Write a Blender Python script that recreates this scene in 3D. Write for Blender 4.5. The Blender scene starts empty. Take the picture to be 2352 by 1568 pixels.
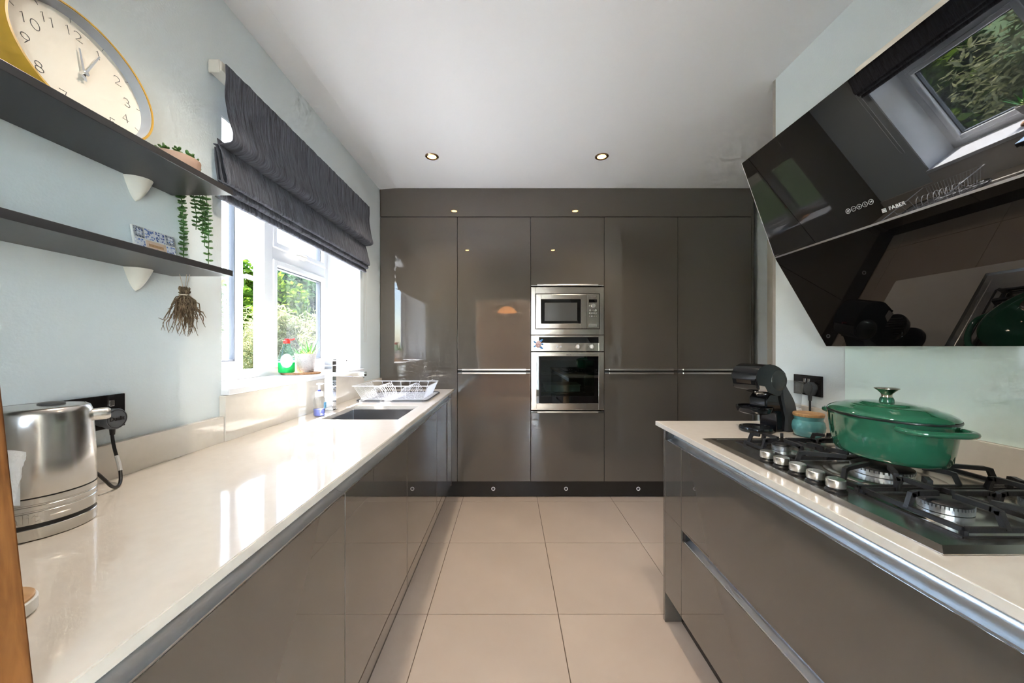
import bpy, bmesh, math, random
from mathutils import Vector, Matrix

random.seed(7)
sc = bpy.context.scene
C = sc.collection
PI = math.pi

# ------------------------------------------------------------------ camera
CAM_H = 1.24
cam_d = bpy.data.cameras.new('camera')
cam = bpy.data.objects.new('camera', cam_d)
C.objects.link(cam)
cam.location = (0, 0, CAM_H)
cam.rotation_euler = (PI / 2, 0, 0)
cam_d.sensor_width = 36
cam_d.lens = 829 / 2352 * 36
cam_d.shift_x = 0.00255
cam_d.shift_y = 0.00468
cam_d.clip_start = 0.02
sc.camera = cam

# ------------------------------------------------------------------ sky, sun, exposure
world = bpy.data.worlds.new('sky')
sc.world = world
world.use_nodes = True
wn = world.node_tree.nodes
wl_ = world.node_tree.links
bg = wn['Background']
sky = wn.new('ShaderNodeTexSky')
sky.sky_type = 'NISHITA'
sky.sun_disc = False
sky.sun_elevation = math.radians(60)
sky.sun_rotation = math.radians(-76)
sky.air_density = 1.0
sky.dust_density = 1.2
wl_.new(sky.outputs[0], bg.inputs[0])
bg.inputs[1].default_value = 0.78

sun_d = bpy.data.lights.new('sun', 'SUN')
sun_d.energy = 21
sun_d.angle = math.radians(0.9)
sun_d.color = (1.0, 0.975, 0.95)
sun = bpy.data.objects.new('sun', sun_d)
C.objects.link(sun)
SUN_DIR = Vector((0.53, 0.07, -1.0)).normalized()
sun.rotation_euler = SUN_DIR.to_track_quat('-Z', 'Y').to_euler()
sun.location = (-6, 0, 9)


def portal(name, loc, target, sx, sy):
    d = bpy.data.lights.new(name, 'AREA')
    d.shape = 'RECTANGLE'
    d.size, d.size_y = sx, sy
    d.cycles.is_portal = True
    o = bpy.data.objects.new(name, d)
    C.objects.link(o)
    o.location = loc
    o.rotation_euler = (Vector(target) - Vector(loc)).to_track_quat('-Z', 'Z').to_euler()
    return o


portal('daylight_portal', (-1.375, 1.945, 1.585), (0, 1.945, 1.585), 1.30, 1.10)


def hall_fill(x, w, energy):
    d = bpy.data.lights.new('hall_fill', 'AREA')
    d.shape = 'RECTANGLE'
    d.size, d.size_y = w, 2.2
    d.energy = energy
    d.color = (0.80, 0.93, 1.0)
    o = bpy.data.objects.new('hall_fill', d)
    C.objects.link(o)
    o.location = (x, -3.04, 1.25)
    o.rotation_euler = (PI / 2, 0, PI)
    return o


# fill lamps added either side of the brick pier to brighten the kitchen
hall_fill(1.36, 1.55, 900)
hall_fill(-1.23, 0.62, 360)

sc.view_settings.view_transform = 'Standard'
sc.view_settings.look = 'None'
sc.view_settings.gamma = 1
sc.view_settings.use_curve_mapping = False
sc.view_settings.exposure = 1.58
try:
    sc.cycles.use_denoising = True
    sc.cycles.max_bounces = 6
    sc.cycles.diffuse_bounces = 4
    sc.cycles.glossy_bounces = 4
    sc.cycles.transparent_max_bounces = 12
    sc.cycles.use_adaptive_sampling = True
    sc.cycles.adaptive_threshold = 0.12
    sc.cycles.adaptive_min_samples = 24
    sc.cycles.sample_clamp_indirect = 40
except Exception:
    pass


# ------------------------------------------------------------------ materials
def setin(b, k, v):
    if k in b.inputs:
        b.inputs[k].default_value = v


def mat(name, col, rough=0.5, metal=0.0, bump=0.0, bscale=50, bdetail=3, stretch=None, coat=0.0, var=0.0, vscale=4,
        spec=0.5, emit=None, estr=0, trans=0.0, ior=1.45, sheen=0.0, col2=None, rvar=0.0):
    if bump <= 0.03:      # relief too fine to show at this scale
        bump = 0.0
    m = bpy.data.materials.new(name)
    m.use_nodes = True
    nt = m.node_tree
    b = nt.nodes['Principled BSDF']
    c4 = (*col, 1)
    b.inputs['Base Color'].default_value = c4
    b.inputs['Roughness'].default_value = rough
    b.inputs['Metallic'].default_value = metal
    setin(b, 'Specular IOR Level', spec)
    setin(b, 'IOR', ior)
    setin(b, 'Coat Weight', coat)
    setin(b, 'Coat Roughness', 0.03)
    setin(b, 'Transmission Weight', trans)
    setin(b, 'Sheen Weight', sheen)
    if emit:
        setin(b, 'Emission Color', (*emit, 1))
        setin(b, 'Emission Strength', estr)
    tc = None
    if bump or var or rvar:
        tc = nt.nodes.new('ShaderNodeTexCoord')
        mp = nt.nodes.new('ShaderNodeMapping')
        nt.links.new(tc.outputs['Object'], mp.inputs[0])
        if stretch:
            mp.inputs['Scale'].default_value = stretch
    if bump:
        n = nt.nodes.new('ShaderNodeTexNoise')
        n.inputs['Scale'].default_value = bscale
        n.inputs['Detail'].default_value = bdetail
        nt.links.new(mp.outputs[0], n.inputs['Vector'])
        bp = nt.nodes.new('ShaderNodeBump')
        bp.inputs['Strength'].default_value = bump
        bp.inputs['Distance'].default_value = 0.01
        nt.links.new(n.outputs[0], bp.inputs['Height'])
        nt.links.new(bp.outputs[0], b.inputs['Normal'])
    if var or col2:
        n2 = nt.nodes.new('ShaderNodeTexNoise')
        n2.inputs['Scale'].default_value = vscale
        n2.inputs['Detail'].default_value = 2
        if tc:
            nt.links.new(mp.outputs[0], n2.inputs['Vector'])
        r = nt.nodes.new('ShaderNodeValToRGB')
        r.color_ramp.elements[0].position = 0.3
        r.color_ramp.elements[1].position = 0.7
        lo = col2 or tuple(max(0, x * (1 - var)) for x in col)
        r.color_ramp.elements[0].color = (*lo, 1)
        r.color_ramp.elements[1].color = (*(col if col2 else tuple(min(1, x * (1 + var)) for x in col)), 1)
        nt.links.new(n2.outputs[0], r.inputs[0])
        nt.links.new(r.outputs[0], b.inputs['Base Color'])
    if rvar:
        n3 = nt.nodes.new('ShaderNodeTexNoise')
        n3.inputs['Scale'].default_value = 6
        nt.links.new(mp.outputs[0], n3.inputs['Vector'])
        mr = nt.nodes.new('ShaderNodeMapRange')
        mr.inputs['To Min'].default_value = max(0.01, rough - rvar)
        mr.inputs['To Max'].default_value = rough + rvar
        nt.links.new(n3.outputs[0], mr.inputs[0])
        nt.links.new(mr.outputs[0], b.inputs['Roughness'])
    return m


def glass_thin(name, tint=(1, 1, 1), haze=0.0, f=1.45):
    m = bpy.data.materials.new(name)
    m.use_nodes = True
    nt = m.node_tree
    nt.nodes.clear()
    out = nt.nodes.new('ShaderNodeOutputMaterial')
    t = nt.nodes.new('ShaderNodeBsdfTransparent')
    t.inputs[0].default_value = (*tint, 1)
    g = nt.nodes.new('ShaderNodeBsdfGlossy')
    g.inputs['Roughness'].default_value = 0.01
    lw = nt.nodes.new('ShaderNodeLayerWeight')
    lw.inputs[0].default_value = 0.5
    pw = nt.nodes.new('ShaderNodeMath'); pw.operation = 'POWER'
    pw.inputs[1].default_value = 5.0
    nt.links.new(lw.outputs['Facing'], pw.inputs[0])
    f0 = ((f - 1) / (f + 1)) ** 2
    fr = nt.nodes.new('ShaderNodeMath'); fr.operation = 'MULTIPLY_ADD'
    fr.inputs[1].default_value = 1 - f0
    fr.inputs[2].default_value = f0
    nt.links.new(pw.outputs[0], fr.inputs[0])
    mx = nt.nodes.new('ShaderNodeMixShader')
    nt.links.new(fr.outputs[0], mx.inputs[0])
    nt.links.new(t.outputs[0], mx.inputs[1])
    nt.links.new(g.outputs[0], mx.inputs[2])
    last = mx
    if haze:
        d = nt.nodes.new('ShaderNodeBsdfTranslucent')
        d.inputs[0].default_value = (0.9, 0.95, 1, 1)
        m2 = nt.nodes.new('ShaderNodeMixShader')
        m2.inputs[0].default_value = haze
        nt.links.new(mx.outputs[0], m2.inputs[1])
        nt.links.new(d.outputs[0], m2.inputs[2])
        last = m2
    nt.links.new(last.outputs[0], out.inputs[0])
    return m


def leaf_mat(name, c1, c2, scale=3.0):
    m = bpy.data.materials.new(name)
    m.use_nodes = True
    nt = m.node_tree
    nt.nodes.clear()
    out = nt.nodes.new('ShaderNodeOutputMaterial')
    tc = nt.nodes.new('ShaderNodeTexCoord')
    n = nt.nodes.new('ShaderNodeTexNoise')
    n.inputs['Scale'].default_value = scale
    n.inputs['Detail'].default_value = 2
    r = nt.nodes.new('ShaderNodeValToRGB')
    r.color_ramp.elements[0].position = 0.35
    r.color_ramp.elements[1].position = 0.65
    r.color_ramp.elements[0].color = (*c1, 1)
    r.color_ramp.elements[1].color = (*c2, 1)
    nt.links.new(tc.outputs['Object'], n.inputs['Vector'])
    nt.links.new(n.outputs[0], r.inputs[0])
    d = nt.nodes.new('ShaderNodeBsdfDiffuse')
    t = nt.nodes.new('ShaderNodeBsdfTranslucent')
    mx = nt.nodes.new('ShaderNodeMixShader')
    mx.inputs[0].default_value = 0.35
    nt.links.new(r.outputs[0], d.inputs[0])
    nt.links.new(r.outputs[0], t.inputs[0])
    nt.links.new(d.outputs[0], mx.inputs[1])
    nt.links.new(t.outputs[0], mx.inputs[2])
    nt.links.new(mx.outputs[0], out.inputs[0])
    return m


def wood_mat(name, c1, c2, scale=(4, 60, 60), rough=0.4):
    m = bpy.data.materials.new(name)
    m.use_nodes = True
    nt = m.node_tree
    b = nt.nodes['Principled BSDF']
    b.inputs['Roughness'].default_value = rough
    tc = nt.nodes.new('ShaderNodeTexCoord')
    mp = nt.nodes.new('ShaderNodeMapping')
    mp.inputs['Scale'].default_value = scale
    n = nt.nodes.new('ShaderNodeTexNoise')
    n.inputs['Scale'].default_value = 1.0
    n.inputs['Detail'].default_value = 5
    n.inputs['Distortion'].default_value = 0.6
    r = nt.nodes.new('ShaderNodeValToRGB')
    r.color_ramp.elements[0].position = 0.35
    r.color_ramp.elements[1].position = 0.68
    r.color_ramp.elements[0].color = (*c1, 1)
    r.color_ramp.elements[1].color = (*c2, 1)
    nt.links.new(tc.outputs['Object'], mp.inputs[0])
    nt.links.new(mp.outputs[0], n.inputs['Vector'])
    nt.links.new(n.outputs[0], r.inputs[0])
    nt.links.new(r.outputs[0], b.inputs['Base Color'])
    return m


M = {}
M['wall'] = mat('wall_paint', (0.70, 0.765, 0.785), 0.75, bump=0.06, bscale=140, bdetail=2)
M['ceil'] = mat('ceiling_paint', (0.78, 0.80, 0.825), 0.8, bump=0.03, bscale=60)
M['taupe_wall'] = mat('taupe_wall_tone', (0.36, 0.33, 0.30), 0.7, bump=0.05, bscale=140)  # darker tone than the other walls
M['reveal'] = mat('reveal_paint', (0.74, 0.76, 0.78), 0.6, bump=0.04, bscale=90)
M['gloss'] = mat('taupe_gloss_lacquer', (0.104, 0.089, 0.072), 0.012, coat=0.8, var=0.015, vscale=2, ior=1.55)
M['gloss_dark'] = mat('plinth_gloss', (0.026, 0.023, 0.021), 0.06, var=0.02, vscale=3)
M['carcass'] = mat('carcass_laminate', (0.045, 0.042, 0.04), 0.5, bump=0.02, bscale=80)
M['quartz'] = mat('cream_quartz', (0.72, 0.67, 0.60), 0.07, var=0.02, vscale=40)
M['tile'] = mat('porcelain_tile', (0.51, 0.42, 0.345), 0.34, var=0.05, vscale=3)
M['grout'] = mat('grout', (0.16, 0.12, 0.09), 0.9, bump=0.1, bscale=200)
M['steel'] = mat('brushed_steel', (0.62, 0.60, 0.57), 0.24, metal=1, bump=0.03, bscale=60, stretch=(1, 1, 40), bdetail=5)
M['steel_h'] = mat('brushed_steel_front', (0.68, 0.63, 0.57), 0.24, metal=1, var=0.03, vscale=3, stretch=(0.6, 1, 60))
M['sink'] = mat('sink_steel', (0.42, 0.42, 0.43), 0.32, metal=1, bump=0.03, bscale=50, stretch=(20, 1, 1))
M['hobsteel'] = mat('hob_steel', (0.56, 0.54, 0.51), 0.26, metal=1, bump=0.02, bscale=40, stretch=(1, 30, 1))
M['alu'] = mat('satin_aluminium', (0.76, 0.81, 0.86), 0.33, metal=1, var=0.01, vscale=20)
M['alu_w'] = mat('pale_aluminium', (0.80, 0.80, 0.78), 0.3, metal=1, bump=0.01, bscale=60)
M['chrome'] = mat('chrome', (0.78, 0.79, 0.80), 0.05, metal=1, rvar=0.02)
M['dkchrome'] = mat('black_nickel', (0.035, 0.033, 0.035), 0.08, metal=0.6, rvar=0.02)
M['blackglass'] = mat('black_glass', (0.004, 0.004, 0.0045), 0.012, ior=1.65, spec=0.6, bump=0.001, bscale=8)
M['blackplastic'] = mat('black_plastic', (0.012, 0.012, 0.013), 0.35, bump=0.02, bscale=200)
M['greyplastic'] = mat('dark_grey_plastic', (0.055, 0.058, 0.062), 0.45, bump=0.02, bscale=200)
M['pianoblack'] = mat('gloss_black_plastic', (0.010, 0.011, 0.013), 0.08, rvar=0.02)
M['iron'] = mat('cast_iron', (0.020, 0.020, 0.022), 0.42, bump=0.08, bscale=300)
M['white'] = mat('white_plastic', (0.82, 0.82, 0.80), 0.3, bump=0.01, bscale=80)
M['upvc'] = mat('white_upvc', (0.78, 0.79, 0.81), 0.25, bump=0.008, bscale=60)
M['cream'] = mat('cream_plastic', (0.74, 0.72, 0.65), 0.4, bump=0.02, bscale=80)
M['gasket'] = mat('rubber_gasket', (0.10, 0.11, 0.13), 0.6, bump=0.02, bscale=90)
M['shelf'] = mat('charcoal_shelf', (0.038, 0.036, 0.037), 0.30, bump=0.03, bscale=40, stretch=(1, 0.15, 1))
M['pane'] = glass_thin('window_glass')
M['pane_hazy'] = glass_thin('window_glass_dusty', haze=0.004)
M['clear'] = glass_thin('clear_plastic', (0.95, 0.97, 0.98), haze=0.015)
M['ovenglass'] = glass_thin('oven_glass', (0.42, 0.50, 0.47), f=1.7)
M['splash'] = mat('pale_green_back_painted_glass', (0.78, 0.93, 0.90), 0.03, coat=0.4, bump=0.002, bscale=6)
M['ochre'] = mat('ochre_metal', (0.50, 0.29, 0.035), 0.35, bump=0.01, bscale=60)
M['dial'] = mat('clock_dial', (0.72, 0.68, 0.60), 0.6, bump=0.01, bscale=90)
M['dialrim'] = mat('clock_inner_rim', (0.36, 0.38, 0.42), 0.5, bump=0.01, bscale=90)
M['ink'] = mat('grey_print', (0.10, 0.10, 0.10), 0.6, var=0.1)
M['lightprint'] = mat('pale_print', (0.60, 0.61, 0.62), 0.5, var=0.05)
M['green_enamel'] = mat('green_enamel', (0.026, 0.15, 0.085), 0.05, coat=0.6, bump=0.006, bscale=30, var=0.08)
M['darkrim'] = mat('matt_black_enamel', (0.012, 0.014, 0.013), 0.35, bump=0.03, bscale=200)
M['teal'] = mat('teal_glaze', (0.11, 0.33, 0.34), 0.10, var=0.12, vscale=18, coat=0.3)
M['bamboo'] = wood_mat('bamboo', (0.42, 0.22, 0.08), (0.62, 0.37, 0.17), (10, 120, 60))
M['oak'] = wood_mat('oiled_wood', (0.13, 0.045, 0.012), (0.36, 0.15, 0.045), (60, 60, 4), 0.38)
M['cork'] = mat('cork', (0.42, 0.22, 0.10), 0.85, bump=0.3, bscale=120, var=0.25, vscale=90)
M['potwhite'] = mat('speckled_white_pot', (0.46, 0.44, 0.42), 0.85, bump=0.6, bscale=160, bdetail=2, var=0.08, vscale=150)
M['terra'] = mat('pale_terracotta', (0.50, 0.33, 0.25), 0.7, bump=0.05, bscale=70)
M['succ'] = mat('succulent_leaf', (0.05, 0.15, 0.03), 0.4, var=0.35, vscale=18)
M['aloe'] = mat('aloe_leaf', (0.07, 0.24, 0.06), 0.4, var=0.4, vscale=40)
M['aloe_l'] = mat('pale_succulent_leaf', (0.36, 0.50, 0.12), 0.4, var=0.3, vscale=30)
M['soil'] = mat('soil', (0.05, 0.035, 0.025), 0.95, bump=0.5, bscale=90)
M['root'] = mat('dried_root', (0.17, 0.115, 0.065), 0.85, bump=0.3, bscale=200, var=0.4, vscale=60)
M['twine'] = mat('pale_twine', (0.55, 0.47, 0.36), 0.9, bump=0.2, bscale=300)
M['paper'] = mat('kitchen_paper', (0.84, 0.85, 0.85), 0.95, bump=0.25, bscale=120)
M['soapgreen'] = mat('green_soap', (0.0, 0.60, 0.12), 0.08, var=0.03, vscale=12)
M['soapblue'] = mat('blue_soap', (0.16, 0.19, 0.52), 0.08, var=0.05, vscale=12)
M['red'] = mat('red_cap', (0.80, 0.03, 0.02), 0.3, bump=0.01, bscale=80)
M['navy'] = mat('navy_plastic', (0.03, 0.04, 0.22), 0.35, bump=0.01, bscale=80)
M['wirewhite'] = mat('white_coated_wire', (0.80, 0.80, 0.82), 0.35, bump=0.01, bscale=80)
M['mat_grey'] = mat('grey_drying_mat', (0.45, 0.45, 0.47), 0.85, bump=0.2, bscale=150, var=0.08, vscale=20)
M['bulb'] = mat('lamp_glow', (1, 0.8, 0.5), 0.4, emit=(1.0, 0.62, 0.22), estr=14)
M['led'] = mat('led_glow', (1, 1, 1), 0.4, emit=(1, 0.97, 0.9), estr=1.2)
M['bronze'] = mat('bronze_trim', (0.36, 0.24, 0.15), 0.25, metal=1, rvar=0.04)
M['doorpaint'] = mat('white_door_paint', (0.72, 0.71, 0.68), 0.4, bump=0.02, bscale=60)
M['architrave'] = mat('cream_architrave_paint', (0.62, 0.59, 0.52), 0.4, bump=0.02, bscale=60)
M['tow1'] = mat('white_towel', (0.75, 0.73, 0.70), 0.95, bump=0.4, bscale=180)
M['tow2'] = mat('patterned_towel', (0.45, 0.36, 0.33), 0.95, bump=0.4, bscale=180, col2=(0.65, 0.60, 0.58), vscale=40)
M['hallwall'] = mat('hall_wall_paint', (0.58, 0.50, 0.40), 0.8, bump=0.05, bscale=90)
M['hallfloor'] = wood_mat('hall_floorboards', (0.20, 0.10, 0.05), (0.36, 0.21, 0.11), (3, 40, 40))
M['brick'] = mat('warm_brick', (0.50, 0.30, 0.20), 0.85, bump=0.3, bscale=60, var=0.25, vscale=8)
M['lawn'] = mat('lawn', (0.05, 0.09, 0.02), 0.95, bump=0.6, bscale=30, var=0.4, vscale=2)
M['bark'] = mat('bark', (0.10, 0.075, 0.05), 0.95, bump=0.8, bscale=25)
M['leaf_oak'] = leaf_mat('oak_leaf', (0.035, 0.085, 0.010), (0.16, 0.23, 0.025))
M['leaf_dark'] = leaf_mat('dark_leaf', (0.020, 0.055, 0.022), (0.075, 0.14, 0.055))
M['leaf_pale'] = leaf_mat('willow_leaf', (0.11, 0.125, 0.045), (0.34, 0.33, 0.18), 4)
M['magblue'] = mat('blue_magnet_glaze', (0.10, 0.28, 0.62), 0.25, var=0.35, vscale=80)
M['magwhite'] = mat('white_magnet_glaze', (0.75, 0.70, 0.68), 0.3, col2=(0.45, 0.16, 0.16), vscale=120, var=0.01)
M['towelbar'] = M['chrome']


def fabric_mat():
    m = mat('charcoal_crinkle_fabric', (0.075, 0.075, 0.085), 0.8, sheen=0.08)
    nt = m.node_tree
    b = nt.nodes['Principled BSDF']
    tc = nt.nodes.new('ShaderNodeTexCoord')
    mp = nt.nodes.new('ShaderNodeMapping')
    mp.inputs['Scale'].default_value = (14, 95, 9)
    n = nt.nodes.new('ShaderNodeTexNoise')
    n.inputs['Scale'].default_value = 1.0
    n.inputs['Detail'].default_value = 5
    n.inputs['Distortion'].default_value = 1.2
    bp = nt.nodes.new('ShaderNodeBump')
    bp.inputs['Strength'].default_value = 0.9
    bp.inputs['Distance'].default_value = 0.008
    r = nt.nodes.new('ShaderNodeValToRGB')
    r.color_ramp.elements[0].position = 0.3
    r.color_ramp.elements[1].position = 0.75
    r.color_ramp.elements[0].color = (0.030, 0.033, 0.044, 1)
    r.color_ramp.elements[1].color = (0.150, 0.162, 0.205, 1)
    nt.links.new(tc.outputs['Object'], mp.inputs[0])
    nt.links.new(mp.outputs[0], n.inputs['Vector'])
    nt.links.new(n.outputs[0], bp.inputs['Height'])
    nt.links.new(bp.outputs[0], b.inputs['Normal'])
    nt.links.new(n.outputs[0], r.inputs[0])
    nt.links.new(r.outputs[0], b.inputs['Base Color'])
    return m


M['fabric'] = fabric_mat()


# ------------------------------------------------------------------ builders
def B():
    return bmesh.new()


def box(bm, x0, x1, y0, y1, z0, z1, bev=0.0, seg=2):
    x0, x1 = sorted((x0, x1)); y0, y1 = sorted((y0, y1)); z0, z1 = sorted((z0, z1))
    r = bmesh.ops.create_cube(bm, size=1)
    vs = r['verts']
    for v in vs:
        v.co = Vector(((x0 + x1) / 2 + v.co.x * (x1 - x0), (y0 + y1) / 2 + v.co.y * (y1 - y0), (z0 + z1) / 2 + v.co.z * (z1 - z0)))
    if bev:
        es = {e for v in vs for e in v.link_edges}
        bmesh.ops.bevel(bm, geom=list(es), offset=bev, segments=seg, affect='EDGES', profile=0.5)
    return bm


def bar(bm, p0, p1, w, h, up=(0, 0, 1)):
    """rectangular bar from p0 to p1: w across, h along 'up'"""
    p0, p1 = Vector(p0), Vector(p1)
    d = (p1 - p0).normalized()
    u = Vector(up)
    s = d.cross(u)
    if s.length < 1e-4:
        s = d.cross(Vector((1, 0, 0)))
    s.normalize()
    u = s.cross(d).normalized()
    vs = []
    for p in (p0, p1):
        for a, b_ in ((-1, -1), (1, -1), (1, 1), (-1, 1)):
            vs.append(bm.verts.new(p + s * a * w / 2 + u * b_ * h / 2))
    for i in range(4):
        j = (i + 1) % 4
        bm.faces.new((vs[i], vs[j], vs[4 + j], vs[4 + i]))
    bm.faces.new(vs[3::-1])
    bm.faces.new(vs[4:])


def lathe(bm, prof, seg=32, cx=0, cy=0, cz=0, sx=1, sy=1, close=True):
    """prof: (r,z) from bottom to top; r=0 ends make poles"""
    rings = []
    for r, z in prof:
        if r < 1e-6:
            rings.append([bm.verts.new((cx, cy, cz + z))])
        else:
            rings.append([bm.verts.new((cx + sx * r * math.cos(2 * PI * i / seg), cy + sy * r * math.sin(2 * PI * i / seg), cz + z)) for i in range(seg)])
    for a, b_ in zip(rings, rings[1:]):
        if len(a) == 1 and len(b_) == 1:
            continue
        for i in range(seg):
            j = (i + 1) % seg
            if len(a) == 1:
                bm.faces.new((a[0], b_[j], b_[i]))
            elif len(b_) == 1:
                bm.faces.new((a[i], a[j], b_[0]))
            else:
                bm.faces.new((a[i], a[j], b_[j], b_[i]))
    return rings


def tube(bm, pts, r, seg=8, cap=True, closed=False):
    pts = [Vector(p) for p in pts]
    n = len(pts)
    rr = r if isinstance(r, (list, tuple)) else [r] * n
    rings = []
    prev = None
    for i, p in enumerate(pts):
        if closed:
            t = (pts[(i + 1) % n] - pts[i - 1])
        else:
            t = pts[min(i + 1, n - 1)] - pts[max(i - 1, 0)]
        if t.length < 1e-9:
            t = Vector((0, 0, 1))
        t.normalize()
        if prev is None:
            a = Vector((0, 0, 1)) if abs(t.z) < 0.9 else Vector((1, 0, 0))
            u = t.cross(a).normalized()
        else:
            u = prev - t * prev.dot(t)
            if u.length < 1e-6:
                u = t.cross(Vector((0, 0, 1)))
            u.normalize()
        prev = u
        w = t.cross(u)
        rings.append([bm.verts.new(p + (u * math.cos(2 * PI * k / seg) + w * math.sin(2 * PI * k / seg)) * rr[i]) for k in range(seg)])
    m = n if closed else n - 1
    for i in range(m):
        a, b_ = rings[i], rings[(i + 1) % n]
        for k in range(seg):
            l = (k + 1) % seg
            bm.faces.new((a[k], a[l], b_[l], b_[k]))
    if cap and not closed:
        bm.faces.new(rings[0][::-1])
        bm.faces.new(rings[-1])


def smooth_path(pts, n=8):
    P = [Vector(p) for p in pts]
    P = [2 * P[0] - P[1]] + P + [2 * P[-1] - P[-2]]
    out = []
    for i in range(1, len(P) - 2):
        p0, p1, p2, p3 = P[i - 1:i + 3]
        for k in range(n):
            t = k / n
            out.append(0.5 * ((2 * p1) + (p2 - p0) * t + (2 * p0 - 5 * p1 + 4 * p2 - p3) * t * t + (3 * p1 - p0 - 3 * p2 + p3) * t ** 3))
    out.append(P[-2])
    return out


def prism(bm, poly, a0, a1, fn):
    """poly: 2-D outline; fn(u, v, a) -> 3-D point; extruded from a0 to a1"""
    A = [bm.verts.new(fn(u, v, a0)) for u, v in poly]
    Bv = [bm.verts.new(fn(u, v, a1)) for u, v in poly]
    n = len(poly)
    for i in range(n):
        j = (i + 1) % n
        bm.faces.new((A[i], A[j], Bv[j], Bv[i]))
    bm.faces.new(A[::-1])
    bm.faces.new(Bv)


def ball(bm, c, rx, ry, rz, useg=16, vseg=10, rot=None):
    r = bmesh.ops.create_uvsphere(bm, u_segments=useg, v_segments=vseg, radius=1)
    for v in r['verts']:
        p = Vector((v.co.x * rx, v.co.y * ry, v.co.z * rz))
        if rot is not None:
            p = rot @ p
        v.co = p + Vector(c)


def base_of(o):
    v = Vector((0, 0, 0))
    while o:
        v += o.location
        o = o.parent
    return v


def obj(name, bm, m, parent=None, smooth=False, local=False, angle=None):
    """link a bmesh as one mesh object; world coordinates unless local"""
    bmesh.ops.recalc_face_normals(bm, faces=bm.faces[:])
    me = bpy.data.meshes.new(name)
    if parent and not local:
        off = base_of(parent)
        for v in bm.verts:
            v.co -= off
    bm.to_mesh(me)
    bm.free()
    me.materials.append(M[m] if isinstance(m, str) else m)
    if smooth:
        me.shade_smooth()
        try:
            me.set_sharp_from_angle(angle=math.radians(angle or 40))
        except Exception:
            pass
    o = bpy.data.objects.new(name, me)
    C.objects.link(o)
    if parent:
        o.parent = parent
    return o


def thing(name, label, cat, loc=(0, 0, 0), rz=0, group=None):
    o = bpy.data.objects.new(name, None)
    o.empty_display_size = 0.05
    C.objects.link(o)
    o.location = loc
    o.rotation_euler = (0, 0, rz)
    o['label'] = label
    o['category'] = cat
    if group:
        o['group'] = group
    return o


def tag(o, label, cat, group=None):
    o['label'] = label
    o['category'] = cat
    if group:
        o['group'] = group
    return o


def struct(name, bm, m, parent=None, label=None, smooth=False):
    o = obj(name, bm, m, parent, smooth)
    if not parent:
        o['kind'] = 'structure'
        if label:
            o['label'] = label
    return o


def sroot(name, loc=(0, 0, 0), label=None):
    o = bpy.data.objects.new(name, None)
    C.objects.link(o)
    o.location = loc
    o['kind'] = 'structure'
    if label:
        o['label'] = label
    return o


def copy_part(src, parent, loc=None):
    c = src.copy()
    C.objects.link(c)
    c.parent = parent
    if loc is not None:
        c.location = loc
    return c


def text_bm(body, size, origin, right, up, extrude=0.0004, align='CENTER', offset=0.0, spacing=1.0):
    cu = bpy.data.curves.new('lettering', 'FONT')
    cu.body = body
    cu.size = size
    cu.extrude = extrude
    cu.align_x = align
    cu.align_y = 'CENTER'
    cu.offset = offset
    cu.space_character = spacing
    cu.resolution_u = 3
    t = bpy.data.objects.new('lettering_tmp', cu)
    C.objects.link(t)
    dg = bpy.context.evaluated_depsgraph_get()
    me = bpy.data.meshes.new_from_object(t.evaluated_get(dg))
    bm = bmesh.new()
    bm.from_mesh(me)
    bpy.data.objects.remove(t)
    bpy.data.curves.remove(cu)
    bpy.data.meshes.remove(me)
    r, u = Vector(right).normalized(), Vector(up).normalized()
    n = r.cross(u)
    o = Vector(origin)
    for v in bm.verts:
        v.co = o + r * v.co.x + u * v.co.y + n * v.co.z
    return bm


def join_bm(dst, src):
    me = bpy.data.meshes.new('tmp')
    src.to_mesh(me)
    src.free()
    dst.from_mesh(me)
    bpy.data.meshes.remove(me)


def ring_slab(bm, ox, oy, ix, iy, z0, z1):
    """rectangular slab with a rectangular hole"""
    def rect(X, Y, z):
        return [bm.verts.new((X[a], Y[b_], z)) for a, b_ in ((0, 0), (1, 0), (1, 1), (0, 1))]
    O0, O1, I0, I1 = rect(ox, oy, z0), rect(ox, oy, z1), rect(ix, iy, z0), rect(ix, iy, z1)
    for i in range(4):
        j = (i + 1) % 4
        bm.faces.new((O1[i], O1[j], I1[j], I1[i]))
        bm.faces.new((O0[j], O0[i], I0[i], I0[j]))
        bm.faces.new((O0[i], O0[j], O1[j], O1[i]))
        bm.faces.new((I0[j], I0[i], I1[i], I1[j]))


# ------------------------------------------------------------------ dimensions
XL, XR, XA = -1.058, 1.285, 2.03      # left wall, right wall, alcove wall
ZC = 2.529                            # ceiling
YD = 2.943                            # front plane of the tall doors
YB = 3.56                             # wall behind the tall units
YR = -0.14                            # rear wall (with the doorway the photo is taken from)
YC = 1.762                            # end of the right-hand wall
ZW = 0.892                            # worktop
WY0, WY1, WZ0, WZ1 = 1.325, 2.565, 1.08, 2.087   # window opening

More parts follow.
